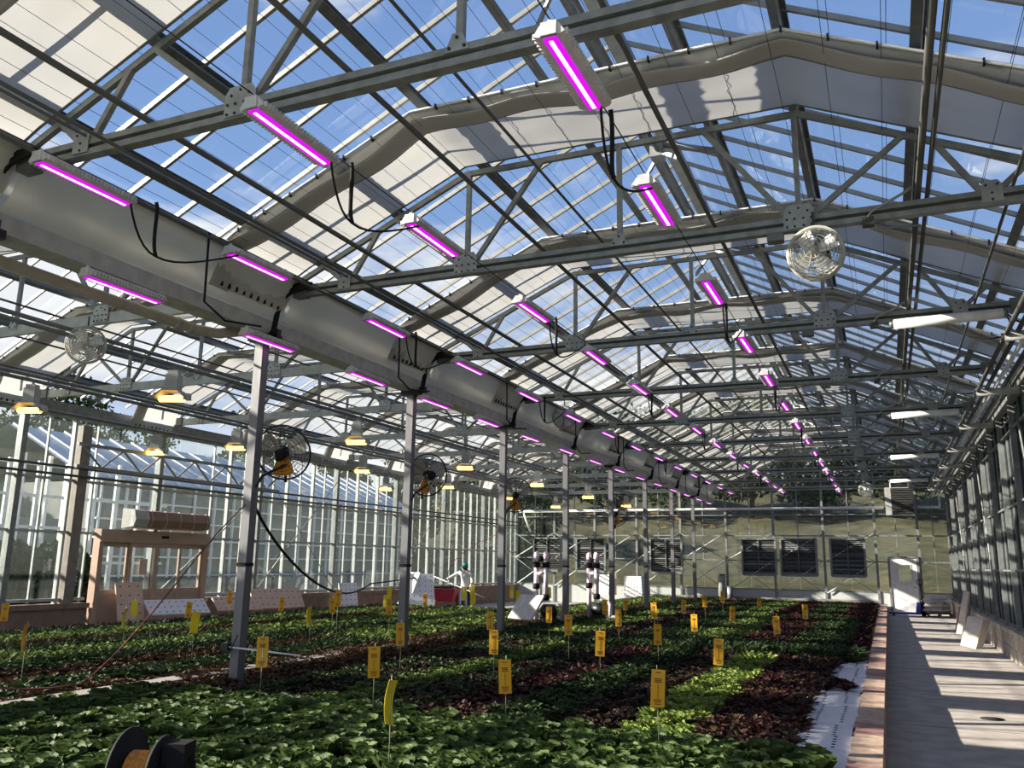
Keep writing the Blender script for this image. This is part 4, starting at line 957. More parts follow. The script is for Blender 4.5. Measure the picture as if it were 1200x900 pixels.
for kind, lst in plants.items():
    lst.sort(); name, lab, grp = LAB[kind]
    vm = [leaves_mesh(v, name, kind) for v in VAR[kind]]
    lm = [[leaves_mesh([lf], 'leaf', kind) for lf in v] for v in VAR[kind]] if kind == 'leaf_butter' else None
    ind = lst[:NIND[kind]]; rest = lst[NIND[kind]:]
    for n, (d, x, y) in enumerate(ind):
        q = random.randrange(4); sc = random.uniform(0.85, 1.15); z = 0.305+random.uniform(-0.02, 0.03)
        if kind == 'leaf_butter' and n < 50:
            o = link(name, None, None, (x, y, z)); o.empty_display_size = 0.05
            for me in lm[q]: link('leaf', me, o)
        else: o = link(name, vm[q], None, (x, y, z))
        o.rotation_euler = (random.uniform(-0.12, 0.12), random.uniform(-0.12, 0.12), random.uniform(0, 6.28)); o.scale = (sc, sc, sc*random.uniform(0.9, 1.2))
        tag(o, lab, 'lettuce', grp)
    if not rest: continue
    V = []; Fc = []; off = 0
    cache = {}
    for (d, x, y) in rest:
        far = 13 < d < 900
        src = VARF if far else VAR
        q = random.randrange(3 if far else 4); key = (far, q)
        if key not in cache:
            lv = src[kind][q]; vv = np.concatenate([a for a, b4 in lv]); ff = []; o4 = 0
            for a, b4 in lv: ff.append(b4+o4); o4 += len(a)
            cache[key] = (vv, np.concatenate(ff))
        vv, ff = cache[key]; a = random.uniform(0, 6.28); ca, sa = math.cos(a), math.sin(a); sc = random.uniform(0.85, 1.18)*(1.15 if far else 1.0)
        if 14.1 < y < 15.6 and x > -7.4: sc *= 1.3
        w = np.stack([vv[:, 0]*ca-vv[:, 1]*sa, vv[:, 0]*sa+vv[:, 1]*ca, vv[:, 2]], 1)*sc + np.array([x, y, 0.305+random.uniform(-0.02, 0.03)])
        V.append(w); Fc.append(ff+off); off += len(vv)
    V = np.concatenate(V); Fc = np.concatenate(Fc).astype(np.int32)
    me = bpy.data.meshes.new(name+'_bed'); me.vertices.add(len(V)); me.vertices.foreach_set('co', V.astype(np.float32).ravel())
    me.loops.add(Fc.size); me.loops.foreach_set('vertex_index', Fc.ravel()); me.polygons.add(len(Fc)); me.polygons.foreach_set('loop_start', np.arange(0, Fc.size, 4, dtype=np.int32))
    me.polygons.foreach_set('use_smooth', np.ones(len(Fc), dtype=bool)); me.update(calc_edges=True); me.materials.append(MATS[kind])
    tag(link(name+'_crop', me), 'further beds of ' + lab.replace(' head', '').replace(' in the dense green block beside the kerb', '').replace(' in the narrow light strip', ''), 'crop', None, 'stuff')

# ------------------------------------------------------------------ white rafts at the kerb
def board_mesh(w, l, h, m, cols=2, rows=6):
    return MB().box(0, w, 0, l, 0, h).mesh('raft', m)
rb = MB().box(0, 0.72, 0.004, 0.606, 0, 0.035).mesh('raft_slab', 'foam_white')
hb = MB()
for r in range(5):
    for c in range(3): hb.disc((0.14+0.22*c, 0.07+0.115*r, 0.036), (0, 0, 1), 0.017, 0.004, 8)
hm = hb.mesh('planting_holes', 'hole_dark')
for k in range(13):
    o = link('foam_raft', rb, None, (-1.09+random.uniform(-0.025, 0.02), 6.9+0.612*k, 0.27+0.012*(k % 2)), random.uniform(-0.01, 0.01))
    tag(o, 'white foam raft with rows of planting holes floating against the kerb', 'foam raft', 'white rafts beside the kerb'); link('planting_holes', hm, o)

# ------------------------------------------------------------------ sticky cards
CARDS = [(-4.25, 6.74, 0.69, 0.27), (-3.01, 4.99, 0.68, 0.27), (-5.5, 9.29, 0.7, 0.27), (-2.94, 6.67, 0.66, 0.26), (-4.16, 9.09, 0.69, 0.27), (-5.51, 11.89, 0.72, 0.27), (-1.65, 6.56, 0.67, 0.27), (-2.96, 9.26, 0.72, 0.27), (-2.89, 11.58, 0.66, 0.26), (-4.07, 11.34, 0.75, 0.27), (-5.44, 14.15, 0.7, 0.27), (-5.07, 16.22, 0.76, 0.27), (-5.7, 19.81, 0.66, 0.27), (-4.12, 13.91, 0.71, 0.27), (-3.76, 14.86, 0.8, 0.27), (-10.15, 16.43, 0.7, 0.27), (-7.96, 13.03, 0.79, 0.27), (-10.77, 17.6, 0.83, 0.27), (-10.44, 18.73, 0.66, 0.26), (-11.98, 20.4, 0.70, 0.26), (-7.85, 15.67, 0.95, 0.28), (-7.88, 16.15, 0.85, 0.27), (-9.68, 19.77, 0.92, 0.27), (-9.2, 21.2, 0.84, 0.27), (-8.76, 20.19, 0.83, 0.27), (-9.2, 21.6, 0.7, 0.26), (-7.91, 20.6, 0.84, 0.27), (-5.3, 6.5, 0.74, 0.27), (-8.42, 8.92, 0.74, 0.27), (-11.48, 11.99, 0.66, 0.26), (-10.06, 9.29, 0.71, 0.27), (-12.01, 11.27, 0.7, 0.27), (-8.19, 6.32, 0.74, 0.27), (-12.73, 9.4, 0.69, 0.27), (-12.44, 14.12, 0.79, 0.27), (-11.48, 14.57, 0.66, 0.27), (-8.35, 11.32, 0.71, 0.27), (-9.35, 13.33, 0.76, 0.27), (-8.4, 12.11, 0.95, 0.27), (-1.72, 9.48, 0.68, 0.27), (-1.66, 14.26, 0.68, 0.27), (-1.53, 17.77, 0.73, 0.27), (-3.08, 22.94, 0.66, 0.23), (-2.83, 17.22, 0.67, 0.27), (-4.0, 20.59, 0.76, 0.27), (-3.89, 22.33, 0.8, 0.27), (-2.95, 14.26, 0.66, 0.27), (-4.17, 19.05, 0.69, 0.27)]
def card_mesh(bend, m):
    b = MB(); n = 5; v = []
    for i in range(n+1):
        t = i/n; z = 0.27*t; y = bend*(4*t*(1-t))*0.06
        for x in (-0.052, 0.052): v.append((x, y, z))
    v += [(x, y+0.002, z) for x, y, z in v]; o = 2*(n+1); f = []
    for i in range(n): a = 2*i; f += [(a, a+1, a+3, a+2), (a+2+o, a+3+o, a+1+o, a+o), (a+1, a+1+o, a+3+o, a+3), (a+2, a+2+o, a+o, a)]
    b.add(v, f, False); return b.mesh('card', m)
CM = [[card_mesh(bd, m) for bd in (0.0, 0.12, 0.38)] for m in ('card_yellow', 'card_lemon')]
pmk = MB()
for (z, w) in ((0.245, 0.02), (0.20, 0.03), (0.188, 0.024), (0.176, 0.028), (0.05, 0.03), (0.036, 0.026), (0.02, 0.022)): pmk.box(-w, w, -0.0035, -0.001, z, z+0.006)
pmk.box(-0.001, 0.001, -0.0035, -0.001, 0.06, 0.17)
for z in (0.08, 0.11, 0.14): pmk.box(-0.006, 0.006, -0.0035, -0.001, z, z+0.003)
pmk = pmk.mesh('print', 'print_dark')
LEM = {1, 20, 21, 22, 23, 24, 25, 26, 30, 31, 28, 36, 15, 17, 19}
for n, (x, y, z, h) in enumerate(CARDS):
    lem = n in LEM; bend = 2 if n in (1, 30, 36, 32) else random.choice((0, 0, 1)); if_edge = n == 32
    lab = 'bright lemon sticky card on thin stake above the lettuce' if lem else 'orange yellow sticky card on thin stake above the lettuce'
    t = thing('sticky_card', lab, 'sticky card', (x, y, 0.44), 'lemon sticky cards' if lem else 'orange yellow sticky cards')
    rz = math.atan2(-x, y) + random.uniform(-0.25, 0.25) + (0.95 if n in (1, 30, 36) else 1.35 if n == 32 else 0) - 0.0
    c = link('card', CM[1 if lem else 0][bend], t, (0, 0, z-0.44), None, (random.uniform(-0.04, 0.04), random.uniform(-0.06, 0.06) + (0.12 if n in (1, 30) else 0), rz))
    if not lem: link('print', pmk, c)
    link('stake', MB().tube([(0.004, 0.006, 0), (0.0, 0.005, z-0.44+0.30)], 0.0035, 5).mesh('stakem', 'stake'), t)

# ------------------------------------------------------------------ boards, lids, pumps
def foam_board(name, loc, rot, w, l, m, label, cols, rows, hole=True, group=None):
    t = thing(name, label, 'foam board', loc, group, 0, rot)
    link('slab', MB().box(-w/2, w/2, 0, l, -0.02, 0.02).mesh('fb', m), t)
    if hole:
        b = MB()
        for r in range(rows):
            for c in range(cols): b.disc((-w/2+w*(c+0.5)/cols, l*(r+0.5)/rows, 0.021), (0, 0, 1), 0.018, 0.004, 8)
        link('planting_holes', b.mesh('fbh', 'hole_dark'), t)
def rot_dir(n, up_hint=(0, 0, 1)):
    n = Vector(n).normalized(); y = (Vector(up_hint)-n*Vector(up_hint).dot(n)).normalized(); x = y.cross(n); return Matrix((x, y, n)).transposed().to_euler()
foam_board('raft_board', (-15.35, 14.42, 0.0), rot_dir((1, -0.25, 0.35)), 0.62, 1.2, 'foam_peach', 'peach foam raft with few holes leaning on the sliding door', 3, 6)
foam_board('raft_board', (-14.85, 15.3, 0.44), rot_dir((0.8, -0.2, 0.9)), 1.5, 0.45, 'foam_white', 'white foam raft tipped on the pond rim by the sliding door', 9, 3)
foam_board('raft_board', (-14.85, 17.3, 0.44), rot_dir((0.8, -0.2, 0.9)), 1.3, 0.45, 'foam_peach', 'low peach foam raft tipped on the pond rim past the door', 8, 3)
foam_board('raft_board', (-14.85, 18.8, 0.44), rot_dir((0.8, -0.3, 0.6)), 1.5, 0.58, 'foam_peach', 'peach foam raft with three rows of holes on the pond rim behind a column', 9, 3)
foam_board('raft_board', (-15.2, 22.6, 0.0), rot_dir((0.9, -0.5, 0.3)), 0.6, 1.05, 'foam_white', 'white foam raft standing upright beside the low brown curb', 4, 7)
foam_board('raft_board', (-13.5, 23.75, 0.25), rot_dir((0.55, -0.75, 0.6)), 1.1, 1.25, 'foam_white', 'white foam raft with many holes tilted beside the worker', 6, 7)
foam_board('raft_board', (-14.1, 23.8, 0.25), rot_dir((-0.35, -0.95, 0.45)), 0.55, 1.2, 'foam_white', 'plain white foam sheet folded against the tilted holed raft', 1, 1, False)
foam_board('raft_board', (-9.75, 35.0, 0.45), rot_dir((0.0, -1, 0.1)), 0.75, 0.78, 'foam_white', 'square white holed raft standing before the far wall', 6, 6)
foam_board('raft_board', (-9.2, 35.05, 0.45), rot_dir((0.7, -0.7, 0.1)), 0.4, 0.78, 'foam_white', 'narrow white holed raft against the square raft before the far wall', 3, 6)
foam_board('raft_board', (-11.0, 35.0, 0.45), rot_dir((-0.1, -1, 0.15)), 0.45, 0.82, 'foam_white', 'narrow white foam raft leaning before the far wall louvres', 3, 6)
foam_board('raft_board', (-10.65, 35.1, 0.45), rot_dir((0.3, -1, 0.2)), 0.35, 0.95, 'foam_peach', 'taller peach foam raft leaning behind the narrow white raft', 2, 7)
foam_board('tank_lid', (-7.45, 17.6, 0.5), rot_dir((-0.45, -0.75, 0.62)), 0.85, 0.62, 'bag_grey', 'grey square lid propped open beside the pumps', 1, 1, False)
def manifold(loc, label, rz):
    t = thing('pump_manifold', label, 'pump', loc, None, rz)
    r = 0.058
    link('riser', MB().tube([(-0.115, 0, -0.05), (-0.115, 0, 1.34)], r, 12).mesh('riser', 'pvc_pink'), t)
    link('riser', MB().tube([(0.115, 0, 0.42), (0.115, 0, 1.34)], r, 12).mesh('riser2', 'pvc_pink'), t)
    for x in (-0.115, 0.115):
        link('elbow_cap', MB().tube([(x, 0, 1.30), (x, 0, 1.42), (x*0.92, 0, 1.49), (x*0.6, 0, 1.50)], [0.066, 0.072, 0.066, 0.05], 12).mesh('elbow_cap', 'pvc_pink'), t)
    link('crosspiece', MB().tube([(-0.115, 0, 1.02), (0.115, 0, 1.02)], 0.055, 10).mesh('crosspiece', 'pvc_pink'), t)
    link('base_pipe', MB().tube([(-0.115, 0.02, -0.02), (0.75, 0.02, -0.02)], 0.05, 10).tube([(0.52, 0, 0.0), (0.52, 0, 0.28), (0.44, 0, 0.34)], 0.05, 10).mesh('base_pipe', 'pvc_pink'), t)
    for (x, z) in ((-0.115, 1.22), (0.115, 1.22), (-0.115, 0.72), (0.115, 0.46)):
        link('coupling', MB().tube([(x, 0, z-0.07), (x, 0, z-0.05), (x, 0, z+0.05), (x, 0, z+0.07)], [0.062, 0.085, 0.085, 0.062], 12).mesh('coupling', 'black_rubber'), t)
    link('valve', MB().tube([(-0.06, 0, 1.36), (0.06, 0, 1.36)], 0.06, 10).bar((0.0, -0.06, 1.36), (0.0, -0.14, 1.42), 0.03, 0.02).mesh('valve', 'black_rubber'), t)
    link('pump_body', MB().tube([(0.0, 0, 0.14), (0.06, 0, 0.14), (0.34, 0, 0.14), (0.38, 0, 0.14)], [0.1, 0.17, 0.17, 0.09], 14).box(0.0, 0.4, -0.12, 0.12, -0.04, 0.02).mesh('pump_body', 'black_metal'), t)
manifold((-7.62, 19.3, 0.45), 'pale pink plastic pump manifold with black pump beside the grey lid', 0.2)
manifold((-6.9+0.05, 20.9, 0.45), 'second pale pink pump manifold between two gutter columns', -0.3)

t = thing('steel_canister', 'shiny stainless steel canister standing on the far pond rim', 'canister', (-6.35, YEND-0.9, 0.27))
link('body', MB().tube([(0, 0, 0), (0, 0, 1.0), (0, 0, 1.06)], [0.15, 0.15, 0.10], 18).mesh('canister_body', 'alu_bar'), t)
link('lid', MB().disc((0, 0, 1.09), (0, 0, 1), 0.16, 0.06, 18).mesh('canister_lid', 'galv_pale'), t)
link('side_tank', MB().tube([(0.32, 0, 0), (0.32, 0, 0.62)], 0.12, 14).mesh('side_tank', 'galv'), t)

# spool of orange rope in the crop
t = thing('rope_spool', 'black reel wound with orange rope lying in the lettuce', 'spool', (-3.62, 3.62, 0.42), None, 0.35)
for x, r in ((-0.13, 0.235), (0.06, 0.20)): link('flange', MB().disc((x, 0, 0.17), (1, 0, 0), r, 0.016, 28).mesh('flange', 'black_rubber'), t)
link('hub_block', MB().disc((0.13, 0, 0.17), (1, 0, 0), 0.10, 0.14, 18).box(0.08, 0.2, -0.07, 0.07, 0.2, 0.34).mesh('hub_block', 'black_rubber'), t)
pts2 = []
for i in range(20*11+1):
    a = 2*PI*i/20; pts2.append((-0.108+0.158*(i/220), 0.115*math.cos(a), 0.17+0.115*math.sin(a)))
link('rope', MB().tube(pts2, 0.008, 5).tube([(-0.11, 0, 0.17), (0.05, 0, 0.17)], 0.108, 20).mesh('rope', 'rope_orange'), t)

# cables at the first column, pipe spar at its base
tag(link('hose', MB().tube(bez((XG+0.02, YC(0)-0.09, 2.33), (XG-0.3, YC(0)-0.4, 1.9), (-6.7, 6.4, 0.9), (-6.5, 5.6, 0.62), 14) + bez((-6.5, 5.6, 0.62), (-6.6, 5.2, 0.58), (-7.2, 5.2, 0.6), (-8.0, 5.0, 0.6), 6), 0.008, 6).mesh('hose', 'cable_red')), 'dark red cable sloping from the first column into the crop', 'cable')
tag(link('hose', MB().tube(bez((XG-0.03, YC(0)+0.1, 2.35), (-7.6, 9.5, 1.7), (-10.5, 15.0, 0.6), (-12.6, 19.6, 1.1), 16) + [Vector((-13.2, 23.0, 1.2))], 0.02, 6).mesh('hose2', 'black_rubber')), 'black hose drooping from the first column towards the worker', 'hose')
tag(link('hose', MB().tube(bez((XG-0.02, YC(2)+0.09, 2.3), (-8.2, 15.6, 1.9), (-9.8, 18, 1.3), (-10.9, 21.5, 1.0), 10), 0.007, 5).mesh('hose3', 'cable_red')), 'thin red cable sloping from the third column to the worker', 'cable')
t = thing('irrigation_spar', 'thin white pipe spar clamped across the first column base', 'pipe', (XG, YC(0)-0.09, 0.70))
link('pipe', MB().tube([(-0.1, 0, 0.02), (0.95, -0.02, -0.02)], 0.011, 6).mesh('spar', 'white_paint'), t)
link('clamp', MB().box(-0.16, -0.06, -0.03, 0.03, -0.02, 0.06).bar((-0.02, -0.01, 0.0), (0.06, -0.01, 0.16), 0.01, 0.01).bar((-0.08, -0.01, -0.08), (0.0, -0.01, 0.0), 0.012, 0.012).mesh('clamp', 'black_metal'), t)

# ------------------------------------------------------------------ walkway props
t = thing('pallet_jack', 'hand pallet jack with black handle and blue forks by the white door', 'pallet jack', (0.98, 35.55, 0))
link('fork', MB().box(-1.08, 0.0, -0.28, -0.12, 0.06, 0.13).mesh('fork', 'blue_paint'), t); link('fork', MB().box(-1.08, 0.0, 0.12, 0.28, 0.06, 0.13).mesh('fork2', 'blue_paint'), t)
link('mast', MB().prism([(-0.16, 0.08), (0.02, 0.08), (0.02, 0.5), (-0.10, 0.5)], -0.22, 0.22).mesh('mast', 'blue_paint'), t)
link('drive_head', MB().box(0.0, 0.2, -0.1, 0.1, 0.1, 0.52).disc((0.11, -0.09, 0.1), (0, 1, 0), 0.1, 0.08, 16).disc((0.11, 0.09, 0.1), (0, 1, 0), 0.1, 0.08, 16).mesh('drive_head', 'black_rubber'), t)
hh = [(0.10, 0, 0.5), (0.09, 0, 0.9), (0.06, 0, 1.12)]
link('handle', MB().tube(hh, 0.022, 8).tube([(0.06+0.10*math.cos(a), 0.03*math.sin(a*0.5), 1.22+0.10*math.sin(a)) for a in np.linspace(0, 2*PI, 17)[:-1]], 0.018, 6, closed=True).tube([(0.06, 0, 1.12), (0.06, 0, 1.30)], 0.015, 6).mesh('handle', 'black_rubber'), t)
for q in (-0.2, 0.2): link('fork_wheel', MB().disc((-0.9, q, 0.045), (0, 1, 0), 0.045, 0.08, 12).mesh('fork_wheel', 'black_rubber'), t)
pl = thing('pallet', 'low dark pallet under the stacked grey sacks', 'pallet', (1.62, 35.75, 0))
for q in range(5): link('plank', MB().box(-0.42, 0.42, -0.5+0.22*q, -0.38+0.22*q, 0.10, 0.125).mesh('plank', 'curb_brown'), pl)
for q in (-0.38, 0, 0.38): link('runner', MB().box(q-0.04, q+0.04, -0.5, 0.5, 0, 0.10).mesh('runner', 'curb_brown'), pl)
def sack(x, y, z, w, l, h, rz, rx):
    b = MB(); n = 10; m = 8; v = []
    for i in range(n+1):
        for j in range(m+1):
            u, w2 = -1+2*i/n, -1+2*j/m; e = (1-abs(u)**4)*(1-abs(w2)**4); 
            v.append((u*w/2, w2*l/2, h*0.5*e**0.4*(1+0.15*math.sin(5*u+3*w2+x*9))))
    k = len(v); v += [(a, b5, -c*0.8) for a, b5, c in v]; f = []
    for i in range(n):
        for j in range(m): a = i*(m+1)+j; f += [(a, a+m+1, a+m+2, a+1), (k+a+1, k+a+m+2, k+a+m+1, k+a)]
    b.add(v, f, True); o = link('sack', b.mesh('sack', 'bag_grey'), None, (x, y, z), None, (rx, 0, rz))
    tag(o, 'grey filled sack lying on the low pallet by the white door', 'sack', 'grey sacks on the pallet')
for q in range(3): sack(1.40+0.02*q, 35.70, 0.22+0.16*q, 0.72, 0.66, 0.24, 0.1*q, 0.03); 
for q in range(2): sack(1.76-0.02*q, 35.80, 0.22+0.16*q, 0.52, 0.64, 0.24, -0.12*q, 0.0)
sack(1.60, 35.65, 0.66, 0.6, 0.5, 0.14, 0.5, 0.06)
t = thing('leaning_board', 'tall narrow pale board leaning on the block wall near the white door', 'board', (1.66, 26.7, 0), None, 0, rot_dir((-0.80, -0.55, 0.24), (0.12, 0, 1)))
link('panel', MB().box(-0.11, 0.11, 0, 1.16, -0.025, 0.025).mesh('lb', 'board_pale'), t)
t = thing('leaning_board', 'dark brown board propped behind the tall pale board', 'board', (1.72, 27.15, 0), None, 0, rot_dir((-0.75, -0.55, 0.28)))
link('panel', MB().box(-0.22, 0.22, 0, 0.72, -0.015, 0.015).mesh('lb2', 'curb_brown'), t)
bmesh_ = MB().box(-0.21, 0.21, 0, 0.68, -0.02, 0.02).mesh('lbs', 'board_pale')
for q in range(4):
    o = link('leaning_board', bmesh_, None, (1.52+0.04*q, 22.1+0.045*q, 0.01), None, rot_dir((-0.66, -0.66, 0.34), (0.15, 0, 1)))
    tag(o, 'short pale panel in the bundle leaning on the block wall', 'board', 'short panels in the leaning bundle')

# ------------------------------------------------------------------ the worker
PX, PY = -12.0, 24.05
pr = thing('person', 'person in white long sleeved shirt and teal cap holding a long pole', 'person', (PX, PY, 0))
bm_v = []; bm_e = []; rad = []
def V_(p, r): bm_v.append(p); rad.append(r); return len(bm_v)-1
pel = V_((0, 0, 0.92), (0.155, 0.115)); wa = V_((0.02, -0.02, 1.08), (0.15, 0.11)); ch = V_((0.03, -0.06, 1.27), (0.175, 0.12)); sh = V_((0.03, -0.09, 1.39), (0.15, 0.09))
nk = V_((0.04, -0.12, 1.45), (0.055, 0.055)); 
bm_e += [(pel, wa), (wa, ch), (ch, sh), (sh, nk)]
ls = V_((-0.16, -0.08, 1.38), (0.075, 0.07)); le = V_((-0.36, -0.14, 1.28), (0.056, 0.056)); lw = V_((-0.55, -0.22, 1.16), (0.042, 0.042)); bm_e += [(sh, ls), (ls, le), (le, lw)]
rs_ = V_((0.22, -0.08, 1.36), (0.075, 0.07)); re = V_((0.30, -0.12, 1.12), (0.056, 0.056)); rw_ = V_((0.30, -0.26, 0.93), (0.042, 0.042)); bm_e += [(sh, rs_), (rs_, re), (re, rw_)]
for s in (-1, 1):
    a = V_((0.09*s, 0, 0.84), (0.10, 0.10)); k1 = V_((0.10*s, -0.02, 0.48), (0.07, 0.07)); an = V_((0.11*s, 0.02, 0.10), (0.05, 0.05)); to = V_((0.12*s, -0.16, 0.04), (0.045, 0.035)); bm_e += [(pel, a), (a, k1), (k1, an), (an, to)]
def skin_obj(name, vs, es, rr, m, parent, root=0):
    me = bpy.data.meshes.new(name); me.from_pydata(vs, es, []); o = link(name, me, parent); md = o.modifiers.new('skin', 'SKIN'); md.use_smooth_shade = True
    for i, r in enumerate(rr): me.skin_vertices[0].data[i].radius = r
    me.skin_vertices[0].data[root].use_root = True; o.modifiers.new('sub', 'SUBSURF').levels = 2; o.modifiers['sub'].render_levels = 2
    dg = bpy.context.evaluated_depsgraph_get(); ev = bpy.data.meshes.new_from_object(o.evaluated_get(dg)); o.modifiers.clear(); o.data = ev
    ev.materials.clear(); ev.materials.append(MATS[m]); ev.polygons.foreach_set('use_smooth', [True]*len(ev.polygons)); return o
try:
    body = skin_obj('body', bm_v, bm_e, rad, 'shirt', pr)
    me = body.data; me.materials.append(MATS['trousers']); me.materials.append(MATS['skin'])
    for p in me.polygons:
        c = p.center
        if c.z < 0.93 and abs(c.x) < 0.26: p.material_index = 1
        elif c.z > 1.44 and abs(c.x) < 0.2: p.material_index = 2
except Exception as ex: print('skin failed', ex)
# head
hv = []; hf = []; nl, nn = 10, 14
for i in range(nl+1):
    th = PI*i/nl
    for j in range(nn):
        a = 2*PI*j/nn; x = 0.073*math.sin(th)*math.cos(a); y = 0.092*math.sin(th)*math.sin(a); z = 0.115*math.cos(th)
        if y < 0 and -0.06 < z < 0.02 and abs(x) < 0.018: y -= 0.022
        if z < -0.05: x *= 0.82; y *= 0.9
        hv.append((x, y, z))
for i in range(nl):
    for j in range(nn): hf.append((i*nn+j, i*nn+(j+1) % nn, (i+1)*nn+(j+1) % nn, (i+1)*nn+j))
hd = MB(); hd.add(hv, hf, True); hd.tube([(-0.075, 0.0, 0.02), (-0.08, 0.01, -0.03)], 0.012, 6).tube([(0.075, 0, 0.02), (0.08, 0.01, -0.03)], 0.012, 6)
head = link('head', hd.mesh('head', 'skin'), pr, (0.055, -0.15, 1.555), None, (0.25, 0, -0.5))
link('eyes', MB().disc((-0.028, -0.087, 0.0), (0, 1, 0), 0.009, 0.01, 8).disc((0.028, -0.087, 0.0), (0, 1, 0), 0.009, 0.01, 8).box(-0.022, 0.022, -0.093, -0.08, -0.062, -0.056).mesh('eyes', 'hole_dark'), head)
cp = MB(); v = []; f = []
for i in range(6):
    th = (PI/2)*i/5
    for q in range(16): a = 2*PI*q/16; v.append((0.085*math.sin(th)*math.cos(a), 0.103*math.sin(th)*math.sin(a), 0.02+0.11*math.cos(th)))
for i in range(5):
    for q in range(16): f.append((i*16+q, i*16+(q+1) % 16, (i+1)*16+(q+1) % 16, (i+1)*16+q))
cp.add(v, f, True); cp.prism([(-0.06, 0.02), (0.06, 0.02), (0.05, 0.032), (-0.05, 0.032)], -0.17, -0.08)
link('cap', cp.mesh('cap', 'cap_teal'), head)
def hand(p, d, nm):
    d = Vector(d).normalized(); p = Vector(p); up = Vector((0, 0, 1)); a = d.cross(up).normalized(); b = a.cross(d)
    h = MB(); h.tube([p, p+d*0.04, p+d*0.085], [0.032, 0.042, 0.036], 8)
    for q in range(4):
        o = a*(q-1.5)*0.02; ln = (0.055, 0.065, 0.06, 0.045)[q]
        h.tube([p+d*0.08+o, p+d*(0.08+ln*0.5)+o-b*0.01, p+d*(0.08+ln*0.8)+o-b*0.04, p+d*0.075+o-b*0.06], 0.0095, 6)
    h.tube([p+d*0.03+a*0.035, p+d*0.06+a*0.055-b*0.02, p+d*0.08+a*0.03-b*0.05], 0.011, 6)
    link(nm, h.mesh(nm, 'skin'), pr)
hand((-0.55, -0.22, 1.16), (-0.8, -0.35, -0.4), 'hand'); hand((0.30, -0.26, 0.93), (0.2, -0.7, -0.5), 'hand')
tag(link('long_pole', MB().tube([(PX-0.92, PY-0.36, 1.25), (PX+0.35, PY-0.38, 0.83), (PX+0.85, PY-0.40, 0.66)], 0.014, 6).mesh('long_pole', 'white_paint')), 'long thin white pole held by the worker', 'pole')
t = thing('garden_cart', 'red cart with dark rails standing behind the worker', 'cart', (-13.1, 24.9, 0))
link('tub', MB().prism([(-0.35, 0.45), (0.35, 0.45), (0.45, 0.85), (-0.45, 0.85)], -0.3, 0.3).mesh('tub', 'red_plastic'), t)
link('frame', MB().box(-0.9, 0.45, -0.33, -0.29, 0.86, 0.92).box(-0.9, 0.45, 0.29, 0.33, 0.86, 0.92).bar((-0.4, 0, 0.0), (-0.4, 0, 0.9), 0.05, 0.05).bar((0.4, 0, 0), (0.4, 0, 0.9), 0.05, 0.05).mesh('cframe', 'black_metal'), t)
for q in (-0.32, 0.32): link('wheel', MB().disc((0.3, q, 0.18), (0, 1, 0), 0.18, 0.06, 18).mesh('cwheel', 'black_rubber'), t)

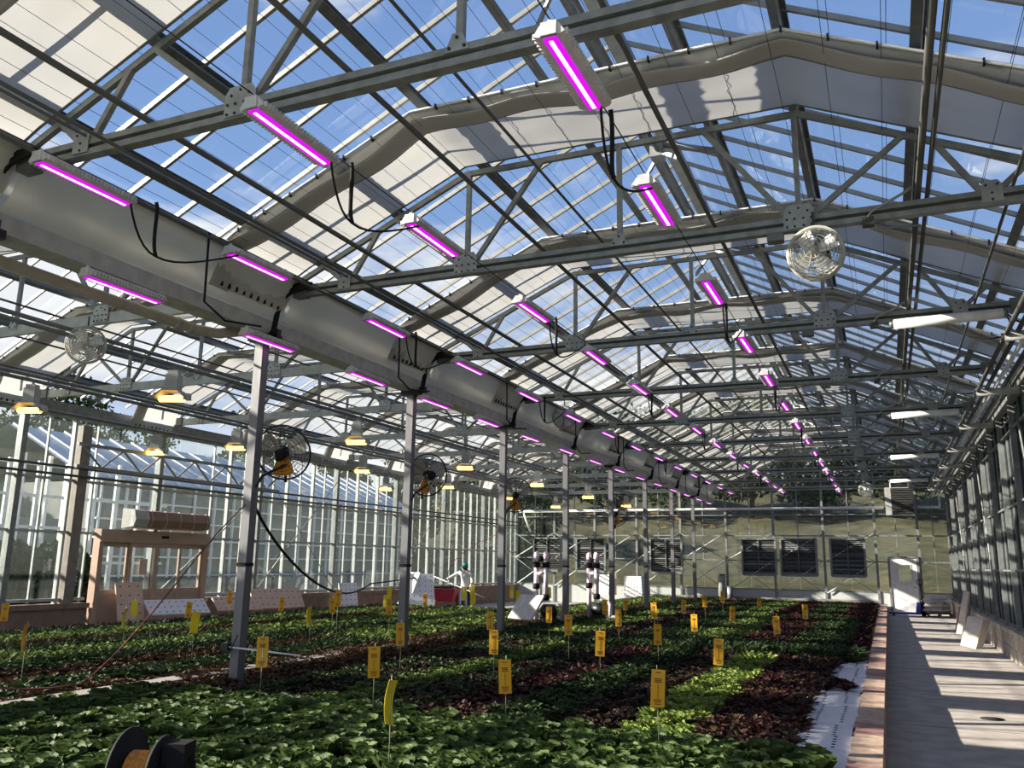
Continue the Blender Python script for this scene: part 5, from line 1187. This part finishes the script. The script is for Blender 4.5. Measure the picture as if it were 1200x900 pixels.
# ------------------------------------------------------------------ labels counted from things one can find
ORD = ['first', 'second', 'third', 'fourth', 'fifth', 'sixth', 'seventh', 'eighth', 'ninth', 'tenth', 'eleventh', 'twelfth', 'thirteenth', 'fourteenth', 'fifteenth', 'sixteenth', 'seventeenth', 'eighteenth']
bpy.context.view_layer.update()
def relabel(group, key, fmt):
    lst = sorted([o for o in bpy.data.objects if o.get('group') == group and o.parent is None], key=key)
    for n, o in enumerate(lst): o['label'] = fmt.format(ORD[n])
ny = lambda o: -o.matrix_world.translation.y
relabel('trusses of the purple lit bay', ny, '{} grey double rail truss counted from the louvred wall, purple lit bay')
relabel('trusses of the orange lit bay', ny, '{} pale steel truss counted from the louvred wall, orange lit bay')
relabel('shade curtains of the purple lit bay', ny, '{} gathered cream shade curtain counted from the louvred wall, purple lit bay')
relabel('shade curtains of the orange lit bay', ny, '{} gathered cream shade curtain counted from the louvred wall, orange lit bay')
relabel('columns between the two bays', ny, '{} square grey column under the white gutter counted from the louvred wall')
relabel('cable bundles at the gutter columns', ny, 'black cable bundle bending down at the {} gutter column from the louvred wall')
relabel('purple lights in the row under the ridge', ny, '{} magenta grow light from the louvred wall in the row under the ridge')
relabel('purple lights in the middle row', ny, '{} magenta grow light from the louvred wall in the row crossing the gussets')
relabel('purple lights beside the gutter', ny, '{} magenta grow light from the louvred wall in the row beside the gutter')
relabel('purple lights under the gutter', ny, '{} magenta grow light from the louvred wall in the row under the gutter')
relabel('ridge vent gears', ny, '{} grey vent gear under the ridge counted from the louvred wall')
relabel('white tubes under the trusses', ny, '{} long white tube under a truss chord counted from the white door')
relabel('short cylinders under the walkway eave', ny, '{} short grey cylinder under the walkway eave counted from the white door')
relabel('bent conduits above the walkway', ny, '{} bent silver conduit with box above the walkway counted from the white door')
relabel('black fans on the gutter columns', ny, '{} black cage fan on the gutter columns counted from the louvred wall')
relabel('fan arms on the gutter columns', ny, 'black arm of the {} cage fan counted from the louvred wall')
relabel('louvred vents of the far wall', lambda o: -o.matrix_world.translation.x, '{} dark louvred vent counted from the white door')
relabel('dark pipes along the purple lit bay', lambda o: sum(v.co.x for v in o.data.vertices)/len(o.data.vertices), '{} long dark pipe counted from the white gutter, purple lit bay')
relabel('dark pipes along the orange lit bay', lambda o: -sum(v.co.x for v in o.data.vertices)/len(o.data.vertices), '{} thin dark pipe counted from the white gutter, orange lit bay')
relabel('cables drooping past the gutter', ny, '{} thin black cable drooping past the gutter, counted from the louvred wall')
lamps = [o for o in bpy.data.objects if o.get('group') == 'orange sodium lamps']
for x0, nm in ((-9.95, 'on the rail beside the gutter columns'), (-13.12, 'on the middle lamp rail'), (-15.5, 'along the entrance wall')):
    for n, o in enumerate(sorted([o for o in lamps if abs(o.location.x-x0) < 0.2], key=ny)): o['label'] = '{} orange sodium lamp from the louvred wall {}'.format(ORD[n], nm)
